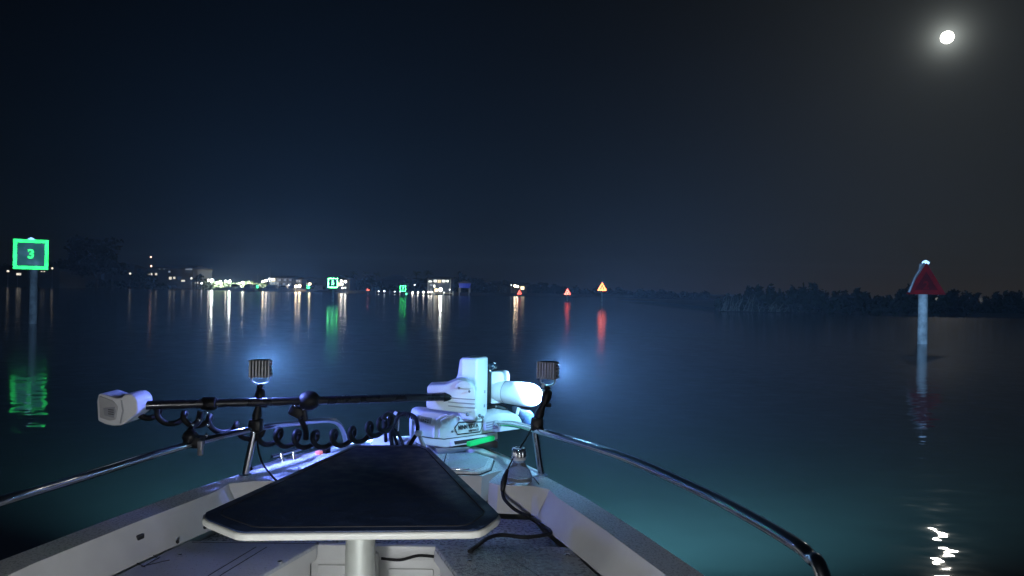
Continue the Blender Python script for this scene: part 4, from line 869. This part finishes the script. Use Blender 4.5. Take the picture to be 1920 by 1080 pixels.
TR = [(182, 446, 238, 2, 'tallest dark tree, right of the marker reading 3', 1.05), (152, 470, 240, 0, 'dark tree leaning against the left of the tallest tree', 1.2), (212, 474, 242, 1, 'dark tree against the right of the tallest tree', 1.1), (108, 487, 236, 0, 'dark tree right of the low house by marker 3', 1.2), (8, 496, 238, 2, 'dark tree at the left edge of the picture', 1.4), (262, 503, 246, 1, 'small dark tree right of the hip roofed house', 1.3), (272, 508, 244, 0, 'bushy tree at the left corner of the large house', 1.5),
 (373, 513, 245, 1, 'small dark tree left of the floodlit hedge', 1.2), (620, 516, 262, 0, 'dark tree behind the marker reading 5', 1.3), (642, 517, 250, 2, 'low tree behind the house by the marker reading 5', 1.2), (658, 516, 244, 1, 'tree right of the house by the marker reading 5', 1.3), (672, 519, 242, 0, 'round tree between marker 5 and the tiny red triangle', 1.4), (664, 512, 250, 'p', 'palm above the trees right of marker 5', 0.8), (686, 513, 240, 'p', 'palm above the tiny red triangle', 0.8), (697, 516, 238, 1, 'tree right of the tiny red triangle', 1.4), (706, 514, 236, 'p', 'palm left of the broad dark roof', 0.8),
 (772, 520, 232, 0, 'tree right of the broad dark roof', 1.5), (781, 512, 236, 'p', 'taller palm right of the broad dark roof', 0.9), (803, 511, 228, 'p', 'palm behind the left corner of the three storey house', 0.9), (790, 522, 226, 2, 'low tree left of the three storey house', 1.3), (852, 522, 222, 1, 'tree at the right corner of the three storey house', 1.2), (863, 508, 222, 1, 'tall slim tree behind the blue canopy', 0.8), (876, 517, 224, 0, 'round tree above the blue canopy', 1.2), (892, 522, 228, 2, 'tree right of the blue canopy', 1.2), (912, 526, 236, 0, 'low tree between the blue canopy and lone house', 1.4), (932, 527, 240, 2, 'wide tree left of the lone small house', 1.3), (950, 524, 248, 1, 'tree just behind the lone small house', 1.3), (996, 528, 250, 0, 'tree right of the lone small house', 1.5), (1016, 530, 256, 2, 'low tree between the lone house and middle red triangle', 1.3), (1040, 533, 262, 0, 'low tree left of the middle red triangle', 1.6)]
for a in TR: plant(*a)
def mass(name, spans, n, size, lab=None, mt='leaf', h=3.0, dep=8.0, uneven=0.5):
    b = MB(); cum = []
    for _ in range(n):
        k = random.random() * (len(spans) - 1); i = min(int(k), len(spans) - 2); u = k - i
        (px0, D0, h0), (px1, D1, h1) = spans[i], spans[i + 1]; px = px0 + (px1 - px0) * u; D = D0 + (D1 - D0) * u
        hh = (h0 + (h1 - h0) * u) * (1 - uneven * 0.5 + uneven * (0.5 * math.sin(px * 0.11) * math.sin(px * 0.043 + 1) + 0.35 * math.sin(px * 0.31)))
        dd = random.uniform(0, dep); p = atY(px, 545, D + dd); p.z = 0.1 + hh * (random.random() ** 0.7) * random.uniform(0.85, 1.05)
        leaves(b, p, 0.3, 1, size)
    o = b.build(name, M[mt], smooth=False); o['kind'] = 'stuff'; return o
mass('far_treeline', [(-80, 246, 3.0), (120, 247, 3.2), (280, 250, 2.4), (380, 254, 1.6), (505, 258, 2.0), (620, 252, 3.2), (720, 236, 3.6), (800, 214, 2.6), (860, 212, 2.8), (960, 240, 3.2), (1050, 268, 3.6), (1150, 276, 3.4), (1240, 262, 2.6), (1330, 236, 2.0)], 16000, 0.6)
mass('floodlit_hedge', [(380, 249, 2.9), (410, 249.5, 3.2), (440, 249, 3.0), (470, 249, 2.8), (500, 249, 2.4)], 2600, 0.42, dep=3, uneven=0.25, mt='hedgeleaf_lit')
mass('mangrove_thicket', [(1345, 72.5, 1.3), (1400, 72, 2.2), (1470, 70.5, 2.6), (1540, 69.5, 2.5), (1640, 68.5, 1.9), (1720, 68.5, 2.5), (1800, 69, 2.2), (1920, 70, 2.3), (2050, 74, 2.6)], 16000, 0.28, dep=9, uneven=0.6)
# bare lit branches at the tip of the mangroves
b = MB(); random.seed(5)
br = thing('bare_bush', 'bare pale branches catching the light at the tip of the mangroves', 'bush', tuple(atZ(1390, 578, 0.2)))
for i in range(46):
    px = random.uniform(1352, 1500) if i else 1353; p = atY(px, 575, 70.5 + random.uniform(-0.4, 0.6)); p.z = 0.1; b = MB()
    hh = random.uniform(0.5, 1.8) * (1 if px < 1430 else 0.55); pts = [p]
    for k in range(4): pts.append(pts[-1] + Vector((random.uniform(-0.1, 0.25), random.uniform(-0.15, 0.15), hh / 4)))
    b.tube(pts, [0.035, 0.028, 0.022, 0.015, 0.008], 5)
    for k in (2, 3):
        b.tube([pts[k], pts[k] + Vector((random.uniform(-0.5, 0.5), random.uniform(-0.2, 0.2), random.uniform(0, 0.35)))], [0.014, 0.005], 4)
    b.build('branch', M['drybranch'], br)

# ------------------------------------------------------------------ the moon
mm = bpy.data.materials.new('moon_surface'); mm.use_nodes = True; t = mm.node_tree; p_ = t.nodes['Principled BSDF']
p_.inputs['Base Color'].default_value = (0.1, 0.1, 0.1, 1); p_.inputs['Emission Color'].default_value = (1, 0.96, 0.86, 1); p_.inputs['Emission Strength'].default_value = 12
mo = MB().ball(EYE + moon_dir * 9000, 9000 * 11.5 / F * 0.82, 4).build('moon', mm); tag(mo, 'full white moon shining high on the right of the night sky', 'moon')

# ------------------------------------------------------------------ damp night air
hz = MB().box((0, 200, 14.0), (1500, 1000, 32.0)).build('haze', bpy.data.materials.new('haze_air'), smooth=False)
hz['kind'] = 'stuff'; hm = hz.data.materials[0]; hm.use_nodes = True; t = hm.node_tree
for n_ in list(t.nodes):
    if n_.type == 'BSDF_PRINCIPLED': t.nodes.remove(n_)
pv = t.nodes.new('ShaderNodeVolumePrincipled'); pv.inputs['Color'].default_value = (0.58, 0.75, 1, 1); pv.inputs['Density'].default_value = 0.00062; pv.inputs['Anisotropy'].default_value = 0.2
t.links.new(pv.outputs[0], t.nodes['Material Output'].inputs['Volume'])
